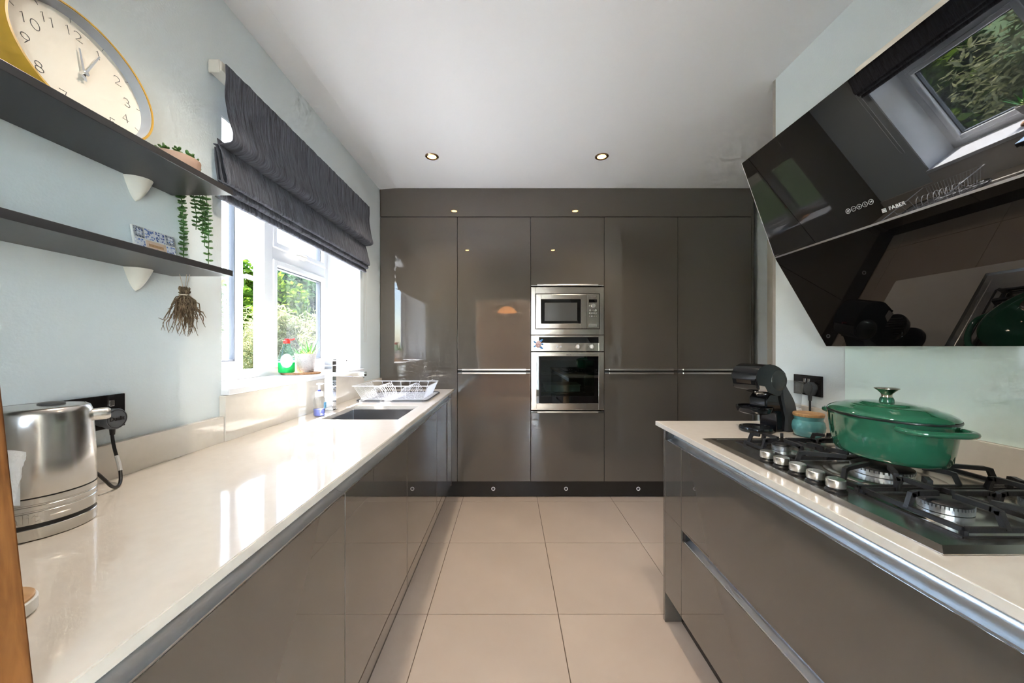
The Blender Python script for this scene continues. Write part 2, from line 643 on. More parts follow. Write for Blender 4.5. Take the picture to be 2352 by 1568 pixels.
# ------------------------------------------------------------------ floor
floor = sroot('floor', (0, 0, 0), 'large beige porcelain floor tiles with thin dark joints')
b = B(); box(b, -1.4, XA + 0.1, YR - 0.12, YB, -0.06, -0.004)
obj('grout_bed', b, 'grout', floor)
tx0, ty0, tp = -0.377, 1.674, 0.605
tile_me = None
for i in range(-2, 5):
    for j in range(-3, 4):
        x0 = tx0 + i * tp; y0 = ty0 + j * tp
        x1, y1 = min(x0 + tp - 0.0035, XA), min(y0 + tp - 0.0035, YB)
        xx0, yy0 = max(x0, XL), max(y0, YR - 0.1)
        if x1 - xx0 < 0.01 or y1 - yy0 < 0.01:
            continue
        full = abs(x1 - xx0 - tp + 0.0035) < 1e-6 and abs(y1 - yy0 - tp + 0.0035) < 1e-6
        if full and tile_me:
            t = bpy.data.objects.new('tile', tile_me)
            C.objects.link(t); t.parent = floor; t.location = (xx0, yy0, 0)
        else:
            b = B(); box(b, 0, x1 - xx0, 0, y1 - yy0, -0.01, 0, 0.0008, 1)
            t = obj('tile', b, 'tile', floor, local=True)
            t.location = (xx0, yy0, 0)
            if full:
                tile_me = t.data

# ------------------------------------------------------------------ ceiling and walls
b = B(); box(b, -1.348, XA + 0.15, YR - 0.12, YB + 0.1, ZC, ZC + 0.1)
# soft plaster fillet along the left wall
prism(b, [(XL - 0.02, ZC - 0.013), (XL - 0.02, ZC + 0.01), (XL + 0.14, ZC + 0.01), (XL + 0.14, ZC - 0.0005), (XL + 0.06, ZC - 0.006)], YR, YD, lambda u, v, a: (u, a, v))
struct('ceiling', b, 'ceil', label='smooth white painted ceiling')

b = B()
xo = -1.348
box(b, xo, XL, YR - 0.12, WY0, -0.05, ZC)
box(b, xo, XL, WY1, YB + 0.1, -0.05, ZC)
box(b, xo, XL, WY0, WY1, -0.05, WZ0 - 0.02)
box(b, xo, XL, WY0, WY1, WZ1, ZC)
struct('wall_left', b, 'wall', label='pale blue-grey plaster wall with the window')

b = B(); box(b, XR, XA + 0.12, YR - 0.12, YC - 0.02, -0.05, ZC)
struct('wall_right', b, 'wall', label='pale wall behind the cooker hood')
b = B(); box(b, XR, XA + 0.1, YC - 0.02, YC, -0.05, ZC)
struct('wall_return', b, 'taupe_wall', label='taupe end wall facing the tall cupboards')
DY0, DY1, DZ = 1.90, 2.745, 2.0
b = B()
box(b, XA, XA + 0.12, YC, DY0, -0.05, ZC)
box(b, XA, XA + 0.12, DY1, YB + 0.1, -0.05, ZC)
box(b, XA, XA + 0.12, DY0, DY1, DZ, ZC)
struct('wall_alcove', b, 'wall', label='pale wall with the panelled door beside the tall cupboards')
b = B(); box(b, -1.4, XA + 0.12, YB, YB + 0.1, -0.05, ZC)
struct('wall_back', b, 'wall', label='wall behind the tall cupboards')
b = B()
HX0, HX1, HZ = -0.56, 0.50, 2.02
box(b, -1.4, HX0, YR - 0.12, YR, -0.05, ZC)
box(b, HX1, XA + 0.12, YR - 0.12, YR, -0.05, ZC)
box(b, HX0, HX1, YR - 0.12, YR, HZ, ZC)
struct('wall_rear', b, 'wall', label='wall with the doorway behind the photographer')

# hall beyond the doorway, with end panes added for the fill lamps
hall = sroot('hall', (0, -1.5, 0), 'hall seen through the doorway')
b = B(); box(b, -1.6, 2.2, -3.1, YR - 0.12, -0.06, -0.002); obj('hall_floor', b, 'hallfloor', hall)
b = B(); box(b, -1.6, 2.2, -3.1, YR - 0.12, ZC, ZC + 0.1); obj('hall_ceiling', b, 'ceil', hall)
b = B(); box(b, -1.7, -1.6, -3.1, YR - 0.12, -0.05, ZC); obj('hall_wall', b, 'hallwall', hall)
b = B(); box(b, 2.2, 2.3, -3.1, YR - 0.12, -0.05, ZC); obj('hall_wall', b, 'hallwall', hall)
b = B()
for x in (-1.6, -0.92, 0.52, 2.13):
    box(b, x, x + 0.07, -3.12, -3.06, 0, ZC)
obj('glazing_frame', b, 'doorpaint', hall)
b = B(); box(b, -0.85, 0.52, -3.2, -3.05, 0, ZC); obj('brick_pier', b, 'brick', hall)
b = B(); box(b, 0.59, 2.2, -3.10, -3.095, 0.0, ZC); obj('glazing', b, 'pane', hall)
b = B(); box(b, -1.6, -0.92, -3.10, -3.095, 0.0, ZC); obj('glazing', b, 'pane', hall)

# door in the alcove
door = sroot('door_1', (XA, (DY0 + DY1) / 2, 0), 'white six-panel door in the alcove')
b = B(); box(b, XA + 0.03, XA + 0.07, DY0 + 0.02, DY1 - 0.02, 0.005, DZ - 0.02, 0.002)
obj('door_leaf', b, 'doorpaint', door)
for (z0, z1) in ((0.22, 0.80), (1.0, 1.42), (1.54, 1.86)):
    for k in (0, 1):
        y0 = DY0 + 0.11 + k * 0.335
        b = B()
        for (a0, a1, c0, c1) in ((y0, y0 + 0.27, z0, z0 + 0.02), (y0, y0 + 0.27, z1 - 0.02, z1), (y0, y0 + 0.02, z0, z1), (y0 + 0.25, y0 + 0.27, z0, z1)):
            box(b, XA + 0.018, XA + 0.032, a0, a1, c0, c1, 0.004, 1)
        box(b, XA + 0.022, XA + 0.032, y0 + 0.05, y0 + 0.22, z0 + 0.05, z1 - 0.05, 0.004, 1)
        obj('panel', b, 'doorpaint', door)
b = B()
box(b, XA - 0.018, XA + 0.001, DY0 - 0.07, DY0, 0, DZ + 0.07, 0.005)
box(b, XA - 0.018, XA + 0.001, DY1, DY1 + 0.075, 0, DZ + 0.07, 0.005)
box(b, XA - 0.018, XA + 0.001, DY0 - 0.001, DY1 + 0.001, DZ, DZ + 0.07, 0.005)
obj('architrave', b, 'architrave', door)
b = B(); box(b, XA, XA + 0.12, DY1 - 0.02, DY1, 0, DZ); box(b, XA, XA + 0.12, DY0, DY0 + 0.02, 0, DZ); box(b, XA, XA + 0.12, DY0, DY1, DZ - 0.02, DZ)
obj('door_lining', b, 'architrave', door)
b = B(); tube(b, [(XA + 0.03, DY0 + 0.07, 1.0), (XA - 0.02, DY0 + 0.07, 1.0), (XA - 0.025, DY0 + 0.09, 1.0), (XA - 0.025, DY0 + 0.19, 1.0)], 0.009)
obj('door_handle', b, 'chrome', door, True)

# ------------------------------------------------------------------ window
FX0, FX1 = -1.345, -1.29
win = sroot('window_1', (FX1, WY0, WZ0), 'white casement window with an opened left sash')
b = B()
box(b, FX0, FX1, WY0, WY0 + 0.045, WZ0, WZ1, 0.004)
box(b, FX0, FX1, WY1 - 0.045, WY1, WZ0, WZ1, 0.004)
box(b, FX0, FX1, WY0 + 0.04, WY1 - 0.04, WZ0 - 0.02, WZ0 + 0.045, 0.004)
box(b, FX0, FX1, WY0 + 0.04, WY1 - 0.04, WZ1 - 0.045, WZ1, 0.004)
obj('window_frame', b, 'upvc', win)
MY0, MY1 = 1.893, 1.965
b = B(); box(b, FX0, FX1 + 0.004, MY0, MY1, WZ0 + 0.04, WZ1 - 0.04, 0.004)
box(b, FX0 + 0.012, FX0 + 0.02, MY0 - 0.003, MY0, WZ0 + 0.1, WZ1 - 0.1)
obj('mullion', b, 'upvc', win)
b = B(); box(b, FX0, FX1, MY1 - 0.002, WY1 - 0.043, 1.715, 1.785, 0.004); obj('transom', b, 'upvc', win)


def light_frame(y0, y1, z0, z1, nm):
    b = B()
    w = 0.034
    box(b, FX0 + 0.012, FX1 + 0.010, y0, y0 + w, z0, z1, 0.006)
    box(b, FX0 + 0.012, FX1 + 0.010, y1 - w, y1, z0, z1, 0.006)
    box(b, FX0 + 0.012, FX1 + 0.0095, y0 + w - 0.008, y1 - w + 0.008, z0, z0 + w, 0.006)
    box(b, FX0 + 0.012, FX1 + 0.0095, y0 + w - 0.008, y1 - w + 0.008, z1 - w, z1, 0.006)
    f = obj(nm, b, 'upvc', win)
    b = B()
    g = 0.007
    for (a0, a1, c0, c1) in ((y0 + w - .001, y0 + w + g, z0 + w, z1 - w), (y1 - w - g, y1 - w + .001, z0 + w, z1 - w), (y0 + w, y1 - w, z0 + w - .001, z0 + w + g), (y0 + w, y1 - w, z1 - w - g, z1 - w + .001)):
        box(b, FX0 + 0.014, FX1 - 0.012, a0, a1, c0, c1)
    obj('gasket', b, 'gasket', f)
    b = B(); box(b, FX0 + 0.022, FX0 + 0.026, y0 + w - 0.004, y1 - w + 0.004, z0 + w - 0.004, z1 - w + 0.004)
    obj('pane', b, 'pane_hazy', f)
    return f


light_frame(MY1 - 0.003, WY1 - 0.042, WZ0 + 0.042, 1.718, 'fixed_light')
light_frame(MY1 - 0.003, WY1 - 0.042, 1.782, WZ1 - 0.042, 'top_light')
# top light handle
b = B(); box(b, FX1 + 0.008, FX1 + 0.022, 2.20, 2.25, 1.768, 1.792, 0.005)
tube(b, [(FX1 + 0.02, 2.225, 1.78), (FX1 + 0.04, 2.22, 1.782), (FX1 + 0.042, 2.16, 1.778), (FX1 + 0.04, 2.11, 1.774)], [0.007, 0.008, 0.008, 0.006])
obj('window_handle', b, 'cream', win, True)
# hinge plate on the mullion
b = B(); box(b, FX0 + 0.006, FX0 + 0.036, MY0 - 0.006, MY0, 1.24, 1.30)
h = obj('striker_plate', b, 'alu', win)
# opened sash
HPx, HPy, TH = -1.314, WY0 + 0.047, math.radians(11)


def sash_pt(l, d, z):
    """l along the sash from the hinge, d towards the room, z"""
    return Vector((HPx - math.sin(TH) * l + math.cos(TH) * d, HPy + math.cos(TH) * l + math.sin(TH) * d, z))


def sash_box(bm, l0, l1, d0, d1, z0, z1, bev=0.0):
    t = B(); box(t, l0, l1, d0, d1, z0, z1, bev)
    for v in t.verts:
        v.co = sash_pt(*v.co)
    join_bm(bm, t)


SL, SZ0, SZ1 = 0.515, WZ0 + 0.03, WZ1 - 0.03
b = B()
sash_box(b, 0, 0.055, -0.025, 0.025, SZ0, SZ1, 0.005)
sash_box(b, SL - 0.055, SL, -0.025, 0.025, SZ0, SZ1, 0.005)
sash_box(b, 0.05, SL - 0.05, -0.0245, 0.0245, SZ0, SZ0 + 0.055, 0.005)
sash_box(b, 0.05, SL - 0.05, -0.0245, 0.0245, SZ1 - 0.055, SZ1, 0.005)
so = obj('sash', b, 'upvc', win)
b = B()
sash_box(b, SL - 0.062, SL - 0.054, -0.012, 0.012, SZ0 + 0.05, SZ1 - 0.05)
sash_box(b, 0.054, 0.062, -0.012, 0.012, SZ0 + 0.05, SZ1 - 0.05)
sash_box(b, 0.055, SL - 0.055, -0.012, 0.012, SZ0 + 0.054, SZ0 + 0.062)
obj('gasket', b, 'gasket', so)
b = B(); sash_box(b, 0.05, SL - 0.05, -0.002, 0.002, SZ0 + 0.05, SZ1 - 0.05); obj('pane', b, 'pane', so)
b = B()
sash_box(b, SL - 0.043, SL - 0.017, 0.024, 0.036, 1.545, 1.615, 0.004)
sash_box(b, SL - 0.04, SL - 0.02, 0.036, 0.056, 1.59, 1.61, 0.004)
sash_box(b, SL - 0.042, SL + 0.05, 0.05, 0.064, 1.588, 1.612, 0.005)
obj('window_handle', b, 'white', so)

# sill and reveal lining
b = B(); box(b, FX1 - 0.03, -1.028, WY0 - 0.001, WY1 - 0.003, WZ0 - 0.02, WZ0 + 0.003, 0.003)
sill = struct('window_sill', b, 'upvc', label='glossy white window sill')
b = B()
box(b, FX0, XL - 0.002, WY1 - 0.004, WY1 + 0.002, WZ0, WZ1)
box(b, FX0, XL - 0.002, WY0 - 0.002, WY0 + 0.004, WZ0, WZ1)
box(b, FX0, XL - 0.002, WY0, WY1, WZ1 - 0.004, WZ1 + 0.002)
struct('trim_1', b, 'reveal', label='white painted window reveal')

# ------------------------------------------------------------------ garden
b = B(); box(b, -40, -1.42, -25, 45, -0.5, -0.4)
struct('ground', b, 'lawn', label='green lawn outside the window')
M['bounce_stone'] = mat('pale_bounce_stone', (0.72, 0.70, 0.67), 0.85, bump=0.1, bscale=40, var=0.06, vscale=3)
bounce_ground = sroot('bounce_ground', (-3.2, 2, -0.2), 'unseen pale slabs added outside to bounce sunlight up to the ceiling')  # added reflector below the view, throws sunlight through the window onto the ceiling
for i in range(5):
    for j in range(10):
        b = B(); box(b, -1.36 - 0.75 * (i + 1) + 0.006, -1.36 - 0.75 * i, -1.9 + 0.75 * j, -1.9 + 0.75 * (j + 1) - 0.006, -0.40, -0.20, 0.004, 1)
        obj('bounce_slab', b, 'bounce_stone', bounce_ground)


def tree(name, label, c, rx, rz, n, m, leaf=0.09, aspect=1.0, group='garden trees', clumps=26):
    x, y, z = c
    t = thing(name, label, 'tree', (x, y, -0.4), group=group)
    b = B()
    pts = [(x, y, -0.4), (x + 0.05, y, z * 0.5), (x - 0.04, y + 0.1, z)]
    kb = 0.25 if rx < 1.6 else 1.0
    tube(b, pts, [0.16 * kb, 0.12 * kb, 0.05 * kb], 8)
    for k in range(7):
        a = k * 0.9 + x
        tube(b, [(x, y, z * 0.4 + 0.12 * k), (x + rx * 0.5 * math.cos(a), y + rx * 0.5 * math.sin(a), z * 0.6 + 0.25 * k), (x + rx * 0.75 * math.cos(a), y + rx * 0.75 * math.sin(a), z * 0.75 + 0.3 * k)], [0.06 * kb, 0.035 * kb, 0.012 * kb], 6)
    obj('trunk', b, 'bark', t)
    rnd = random.Random(int(abs(x * 131 + y * 71)))
    cl = []
    for k in range(clumps):
        d = Vector((rnd.gauss(0, 1), rnd.gauss(0, 1), rnd.gauss(0, 1))).normalized() * rnd.uniform(0.35, 0.86)
        cl.append((Vector((x + d.x * rx, y + d.y * rx, z + d.z * rz)), rnd.uniform(0.22, 0.42)))
    vs, fs = [], []
    for k in range(n):
        cc, cr = cl[k % clumps]
        d = Vector((rnd.gauss(0, 1), rnd.gauss(0, 1), rnd.gauss(0, 1))).normalized() * (rnd.random() ** 0.45)
        p = cc + Vector((d.x * rx * cr, d.y * rx * cr, d.z * rz * cr))
        if p.z < -0.38:
            p.z = -0.38 + rnd.random() * 0.3
        u = Vector((rnd.gauss(0, 1), rnd.gauss(0, 1), rnd.gauss(0, 0.7))).normalized()
        w = u.cross(Vector((rnd.gauss(0, 1), rnd.gauss(0, 1), rnd.gauss(0, 1)))).normalized()
        s = leaf * rnd.uniform(0.6, 1.3)
        u *= s; w *= s / aspect * 0.6
        i = len(vs)
        vs += [p - u, p + w, p + u, p - w]
        fs.append((i, i + 1, i + 2, i + 3))
    off = Vector((x, y, -0.4))
    me = bpy.data.meshes.new('foliage')
    me.from_pydata([tuple(v - off) for v in vs], [], fs)
    me.materials.append(M[m])
    o = bpy.data.objects.new('foliage', me)
    C.objects.link(o); o.parent = t
    o['kind'] = 'stuff'
    return t


tree('oak_tree', 'bright green oak tree seen through the opened sash', (-9.3, 13.0, 2.5), 1.7, 1.9, 9000, 'leaf_oak', 0.11)
tree('garden_tree', 'tall dark green tree seen through the fixed pane', (-8.6, 15.6, 3.1), 2.2, 2.1, 12000, 'leaf_dark', 0.12)
tree('willow_bush', 'pale feathery bush below the oak in the opened sash', (-7.4, 10.2, 1.0), 1.25, 1.55, 9000, 'leaf_pale', 0.085, 3.0)
tree('willow_bush', 'pale feathery bush filling the lower fixed pane', (-6.3, 11.0, 1.1), 1.35, 1.5, 10000, 'leaf_pale', 0.085, 3.0)
tree('garden_tree', 'green tree at the far right of the window view', (-8.4, 19.5, 2.9), 2.2, 2.2, 8000, 'leaf_oak', 0.12)
tree('hedge_bush', 'low pale bush nearest the window wall in the hood reflection', (-6.2, 4.6, 0.5), 1.2, 1.3, 7000, 'leaf_pale', 0.08, 2.5)
tree('hedge_bush', 'low green bush in the middle of the hood reflection', (-7.2, 6.9, 0.6), 1.1, 1.4, 7000, 'leaf_oak', 0.09)
tree('hedge_tree', 'broad green tree reflected in the cooker hood', (-9.5, 4.5, 2.4), 2.6, 2.9, 10000, 'leaf_oak', 0.13)
tree('hedge_tree', 'green tree nearest the house corner in the hood reflection', (-10.5, -1.8, 2.6), 2.8, 3.0, 8000, 'leaf_dark', 0.14)


# ------------------------------------------------------------------ tall units
XC = [XL + 0.004, -0.4245, 0.174, 0.774, 1.374, 1.974]
ZT, ZB, ZS = 2.294, 0.137, 1.040           # door top, door bottom, split between doors
DT = 0.02                                  # door thickness
G = 0.0018                                 # half gap


def front(name, x0, x1, z0, z1, parent, m='gloss'):
    b = B(); box(b, x0 + G, x1 - G, YD, YD + DT, z0 + G, z1 - G, 0.0012, 2)
    return obj(name, b, m, parent)


def pull(x0, x1, z, parent, inset, low):
    """slim aluminium edge pull: low=True hangs under an upper door"""
    b = B()
    box(b, x0 + inset, x1 - inset, YD - 0.016, YD + 0.002, z - 0.0065, z + 0.0065, 0.0015)
    box(b, x0 + 0.004, x1 - 0.004, YD - 0.003, YD + 0.002, z - 0.002, z + 0.002)
    return obj('pull_handle', b, 'alu_w', parent)


def carcass(x0, x1, z0, z1, parent):
    b = B(); box(b, x0 + 0.001, x1 - 0.001, YD + DT + 0.001, YB - 0.01, z0, z1)
    return obj('body', b, 'carcass', parent)


t = thing('tall_cupboard', 'tall glossy taupe panel beside the window above the sink worktop', 'panel', ((XC[0] + XC[1]) / 2, YD + 0.3, 0.02))
front('door', XC[0], XC[1], ZB, ZT, t); carcass(XC[0], XC[1], ZB + 0.006, ZT, t)
names = ['tall glossy taupe cupboard left of the ovens', None, 'tall glossy taupe cupboard right of the ovens', 'tall glossy taupe cupboard at the far right beside the alcove door']
for k, i in enumerate((1, 2, 3, 4)):
    x0, x1 = XC[i], XC[i + 1]
    if i == 2:
        t = thing('oven_housing', 'tall glossy taupe cupboard housing the microwave and oven', 'cabinet', ((x0 + x1) / 2, YD + 0.3, 0.02))
        MZ1, OZ0 = 1.728, 0.714
        d = front('door', x0, x1, MZ1 + 0.002, ZT, t); pull(x0, x1, MZ1 + 0.008, d, 0.052, True)
        d = front('door', x0, x1, ZB, OZ0 - 0.014, t); pull(x0, x1, OZ0 - 0.008, d, 0.052, False)
        b = B()
        box(b, x0 + 0.001, x0 + 0.017, YD + DT, YB - 0.01, ZB + 0.006, ZT)
        box(b, x1 - 0.017, x1 - 0.001, YD + DT, YB - 0.01, ZB + 0.006, ZT)
        box(b, x0 + 0.017, x1 - 0.017, YD + DT + 0.001, YB - 0.01, ZB + 0.006, OZ0 - 0.012)
        box(b, x0 + 0.017, x1 - 0.017, YD + DT + 0.001, YB - 0.01, MZ1 + 0.004, ZT)
        box(b, x0 + 0.017, x1 - 0.017, YD + DT + 0.02, YB - 0.01, 1.322, 1.332)
        obj('body', b, 'carcass', t)
    else:
        t = thing('tall_cupboard', names[k], 'cabinet', ((x0 + x1) / 2, YD + 0.3, 0.02), group='tall cupboards along the back wall')
        d = front('door', x0, x1, ZS, ZT, t); pull(x0, x1, ZS + 0.010, d, 0.04, True)
        d = front('door', x0, x1, ZB, ZS - 0.016, t); pull(x0, x1, ZS - 0.018, d, 0.04, False)
        carcass(x0, x1, ZB + 0.006, ZT, t)
b = B(); box(b, XL + 0.003, XC[5], YD, YD + 0.02, ZT + 0.003, ZC - 0.001, 0.001)
box(b, XL + 0.003, XC[5], YD + 0.02, YB, ZT + 0.02, ZC - 0.001)
tag(obj('bulkhead_panel', b, 'gloss'), 'glossy taupe panel between the tall cupboards and the ceiling', 'panel')
b = B(); box(b, XC[5], XC[5] + 0.018, YD - 0.001, YB, 0, ZC - 0.001, 0.001)
tag(obj('end_panel', b, 'gloss'), 'tall taupe side panel ending the cupboards by the alcove', 'panel')
YP = 2.98
pl = thing('plinth', 'dark glossy plinth with small round lights under the tall cupboards', 'plinth', (0.77, YP, 0))
b = B(); box(b, -0.53, XC[5], YP, YP + 0.016, 0.001, ZB + 0.004, 0.001); obj('plinth_board', b, 'gloss_dark', pl)
for x in (-0.133, 0.4675, 1.064):
    b = B(); lathe(b, [(0.0105, 0), (0.0105, 0.003), (0.016, 0.003), (0.016, 0)], 20)
    bmesh.ops.rotate(b, verts=b.verts, cent=(0, 0, 0), matrix=Matrix.Rotation(PI / 2, 3, 'X'))
    bmesh.ops.translate(b, verts=b.verts, vec=(x, YP, 0.0645))
    r = obj('plinth_light', b, 'white', pl, True)
    b = B(); lathe(b, [(0, 0.001), (0.0105, 0.001), (0.0105, 0)], 16)
    lathe(b, [(0, 0.004), (0.004, 0.003), (0.005, 0)], 12)
    bmesh.ops.rotate(b, verts=b.verts, cent=(0, 0, 0), matrix=Matrix.Rotation(PI / 2, 3, 'X'))
    bmesh.ops.translate(b, verts=b.verts, vec=(x, YP, 0.0645))
    obj('lens', b, 'greyplastic', r, True)

# ------------------------------------------------------------------ microwave
x0, x1 = XC[2] + 0.003, XC[3] - 0.003
mz0, mz1 = 1.334, 1.722


def panel_xz(bm, xa, xb, za, zb, y0, y1, bev=0.0):
    box(bm, xa, xb, y0, y1, za, zb, bev)


def fx(px):      # pixel column on the door plane -> x
    return (px - 1170) / 281.7


def fz(py):
    return CAM_H + (795 - py) / 281.7


def frame_xz(bm, o, i, y0, y1, bev=0.0015):
    (a, b_, c, d), (e, f, g, h_) = o, i
    box(bm, a, e, y0, y1, c, d, bev)
    box(bm, f, b_, y0, y1, c, d, bev)
    box(bm, e - 0.0005, f + 0.0005, y0, y1, c, g, bev)
    box(bm, e - 0.0005, f + 0.0005, y0, y1, h_, d, bev)


mw = thing('microwave', 'built-in stainless steel microwave above the oven', 'microwave', ((x0 + x1) / 2, YD + 0.2, mz0))
ya = YD - 0.004
inx0, inx1, inz0, inz1 = fx(1229.5), fx(1377.5), fz(756), fz(674)
b = B(); frame_xz(b, (x0, x1, mz0, mz1), (inx0, inx1, inz0, inz1), ya, YD + 0.018); obj('trim_frame', b, 'steel_h', mw)
b = B(); box(b, x0 + 0.03, x1 - 0.03, YD + 0.02, YD + 0.4, mz0 + 0.01, mz1 - 0.01); obj('body', b, 'blackplastic', mw)
g = 0.006
xs = fx(1347.5)
wx0, wx1, wz0, wz1 = fx(1242.5), fx(1334), fz(743), fz(687)
b = B(); frame_xz(b, (inx0 + g, xs, inz0 + g, inz1 - g), (wx0, wx1, wz0, wz1), ya + 0.001, YD + 0.018); d = obj('door', b, 'steel_h', mw)
b = B(); box(b, wx0, wx1, ya + 0.003, YD + 0.015, wz0, wz1); obj('door_glass', b, 'blackglass', d)
b = B(); box(b, wx0 + 0.03, wx1 - 0.03, ya + 0.0022, ya + 0.004, wz0 + 0.022, wz1 - 0.028); obj('window_mesh', b, mat('microwave_mesh', (0.09, 0.09, 0.088), 0.12, bump=0.05, bscale=600), d)
b = B(); box(b, xs + 0.002, inx1 - g, ya + 0.001, YD + 0.018, inz0 + g, inz1 - g, 0.0015); cp = obj('control_panel', b, 'steel_h', mw)
cx = (xs + inx1) / 2
b = B(); box(b, fx(1352.5), fx(1371), ya - 0.0005, ya + 0.002, fz(694.5), fz(687.5)); obj('display', b, 'blackglass', cp)


def disc_y(bm, x, z, r, y0, depth, seg=20, dome=0.0):
    """a small button standing out of a front at y0 towards the viewer"""
    t = B()
    lathe(t, [(0, depth + dome), (r * 0.75, depth + dome * 0.6), (r, depth), (r, 0)], seg)
    bmesh.ops.rotate(t, verts=t.verts, cent=(0, 0, 0), matrix=Matrix.Rotation(PI / 2, 3, 'X'))
    bmesh.ops.translate(t, verts=t.verts, vec=(x, y0, z))
    join_bm(bm, t)


b = B(); disc_y(b, fx(1362.5), fz(702), 0.0155, ya + 0.001, 0.012); obj('dial', b, 'alu_w', cp, True)
b = B(); disc_y(b, fx(1354), fz(702), 0.006, ya + 0.001, 0.003); obj('button', b, 'alu_w', cp, True)
for (px_, py_, r) in ((1355.5, 712.5, .0085), (1362, 712.5, .006), (1368, 712.5, .0085)):
    b = B(); disc_y(b, fx(px_), fz(py_), r, ya + 0.001, 0.003); obj('button', b, 'alu_w', cp, True)
for rr in (719, 726):
    for k in range(4):
        b = B(); disc_y(b, fx(1354.3 + 5.1 * k), fz(rr), 0.006, ya + 0.001, 0.003, 14); obj('button', b, 'alu_w', cp, True)
b = B(); box(b, fx(1352.5), fx(1371), ya - 0.002, ya + 0.002, fz(750), fz(744), 0.001); obj('release_button', b, 'alu_w', cp)
b = text_bm('NEFF', 0.018, (fx(1362), ya + 0.0005, fz(681.5)), (1, 0, 0), (0, 0, 1), 0.0003, spacing=1.15); obj('lettering', b, 'ink', cp)
b = text_bm('NEFF', 0.016, (fx(1306), YD - 0.0125, fz(814.5)), (1, 0, 0), (0, 0, 1), 0.0003, spacing=1.15); oven_text = b

# ------------------------------------------------------------------ oven
oz0, oz1 = 0.722, 1.328
ov = thing('oven', 'built-in stainless steel single oven below the microwave', 'oven', ((x0 + x1) / 2, YD + 0.2, oz0))
cz0 = fz(806)
b = B(); box(b, x0, x1, ya, YD + 0.018, cz0, oz1, 0.0015); cpo = obj('control_panel', b, 'steel_h', ov)
b = B(); box(b, fx(1232.5), fx(1374.5), ya - 0.001, ya + 0.003, fz(787.5), fz(774)); obj('display', b, 'blackglass', cpo)
b = B(); box(b, fx(1374.5), fx(1376), ya - 0.004, ya + 0.003, fz(805.5), fz(788), 0.0005); obj('panel_edge', b, 'alu_w', cpo)
for px_ in (1280, 1288):
    b = B(); disc_y(b, fx(px_), fz(796), 0.008, ya + 0.001, 0.006, dome=0.002); obj('button', b, 'alu', cpo, True)
for px_ in (1327, 1359):
    b = B(); disc_y(b, fx(px_), fz(796), 0.015, ya + 0.001, 0.010); k = obj('knob', b, 'alu_w', cpo, True)
    b = B(); box(b, fx(px_) - 0.007, fx(px_) + 0.007, ya - 0.024, ya - 0.008, fz(796) - 0.016, fz(796) + 0.016, 0.003); obj('grip', b, 'white', k)
    b = B()
    for a in range(9):
        an = a / 9 * 2 * PI + 0.3
        disc_y(b, fx(px_) + 0.026 * math.cos(an), fz(796) + 0.026 * math.sin(an), 0.0022, ya + 0.001, 0.0012, 8)
    obj('scale_marks', b, 'ink', cpo)
dz1 = fz(808.5)
gx0, gx1, gz0, gz1 = fx(1232), fx(1374.5), fz(926), fz(818)
b = B(); frame_xz(b, (x0, x1, oz0, dz1), (gx0, gx1, gz0, gz1), ya, YD + 0.018); od = obj('door', b, 'steel_h', ov)
b = B(); box(b, gx0 + 0.004, gx1 - 0.004, YD - 0.012, YD + 0.004, fz(818), fz(811), 0.002); obj('door_rail', b, 'steel_h', od)
obj('lettering', oven_text, 'ink', od)
ix0, ix1, iz0, iz1 = fx(1242), fx(1365), fz(909), fz(827)
b = B(); frame_xz(b, (gx0, gx1, gz0, gz1), (ix0, ix1, iz0, iz1), ya + 0.002, YD + 0.012, 0); obj('glass_border', b, 'blackglass', od)
b = B(); box(b, ix0 - 0.001, ix1 + 0.001, ya + 0.0025, ya + 0.006, iz0 - 0.001, iz1 + 0.001); obj('door_glass', b, 'ovenglass', od)
M['cavity'] = mat('oven_enamel', (0.09, 0.115, 0.105), 0.35, bump=0.02, bscale=90)
b = B()
box(b, ix0 - 0.02, ix0 - 0.005, YD + 0.02, YD + 0.4, iz0 - 0.02, iz1 + 0.02)
box(b, ix1 + 0.005, ix1 + 0.02, YD + 0.02, YD + 0.4, iz0 - 0.02, iz1 + 0.02)
box(b, ix0 - 0.02, ix1 + 0.02, YD + 0.02, YD + 0.4, iz0 - 0.03, iz0 - 0.015)
box(b, ix0 - 0.02, ix1 + 0.02, YD + 0.02, YD + 0.4, iz1 + 0.015, iz1 + 0.03)
box(b, ix0 - 0.02, ix1 + 0.02, YD + 0.4, YD + 0.41, iz0 - 0.03, iz1 + 0.03)
obj('cavity', b, 'cavity', ov)
b = B()
for zz in (fz(903), fz(862)):
    tube(b, [(ix0, YD + 0.03, zz), (ix1, YD + 0.03, zz)], 0.003, 6)
    tube(b, [(ix0, YD + 0.36, zz), (ix1, YD + 0.36, zz)], 0.003, 6)
    for k in range(12):
        xx = ix0 + (ix1 - ix0) * (k + 0.5) / 12
        tube(b, [(xx, YD + 0.03, zz), (xx, YD + 0.36, zz)], 0.0018, 5)
obj('oven_rack', b, 'chrome', ov)
zz = fz(903) + 0.004
td = thing('baking_dish', 'cream baking dish inside the oven behind its glass', 'dish', ((ix0 + ix1) / 2 - 0.03, YD + 0.18, zz))
b = B()
ring_slab(b, (ix0 + 0.05, ix1 - 0.10), (YD + 0.08, YD + 0.30), (ix0 + 0.06, ix1 - 0.11), (YD + 0.09, YD + 0.29), zz + 0.006, zz + 0.052)
box(b, ix0 + 0.05, ix1 - 0.10, YD + 0.08, YD + 0.30, zz, zz + 0.006)
obj('bowl', b, mat('cream_ceramic', (0.62, 0.60, 0.52), 0.4, var=0.05), td)
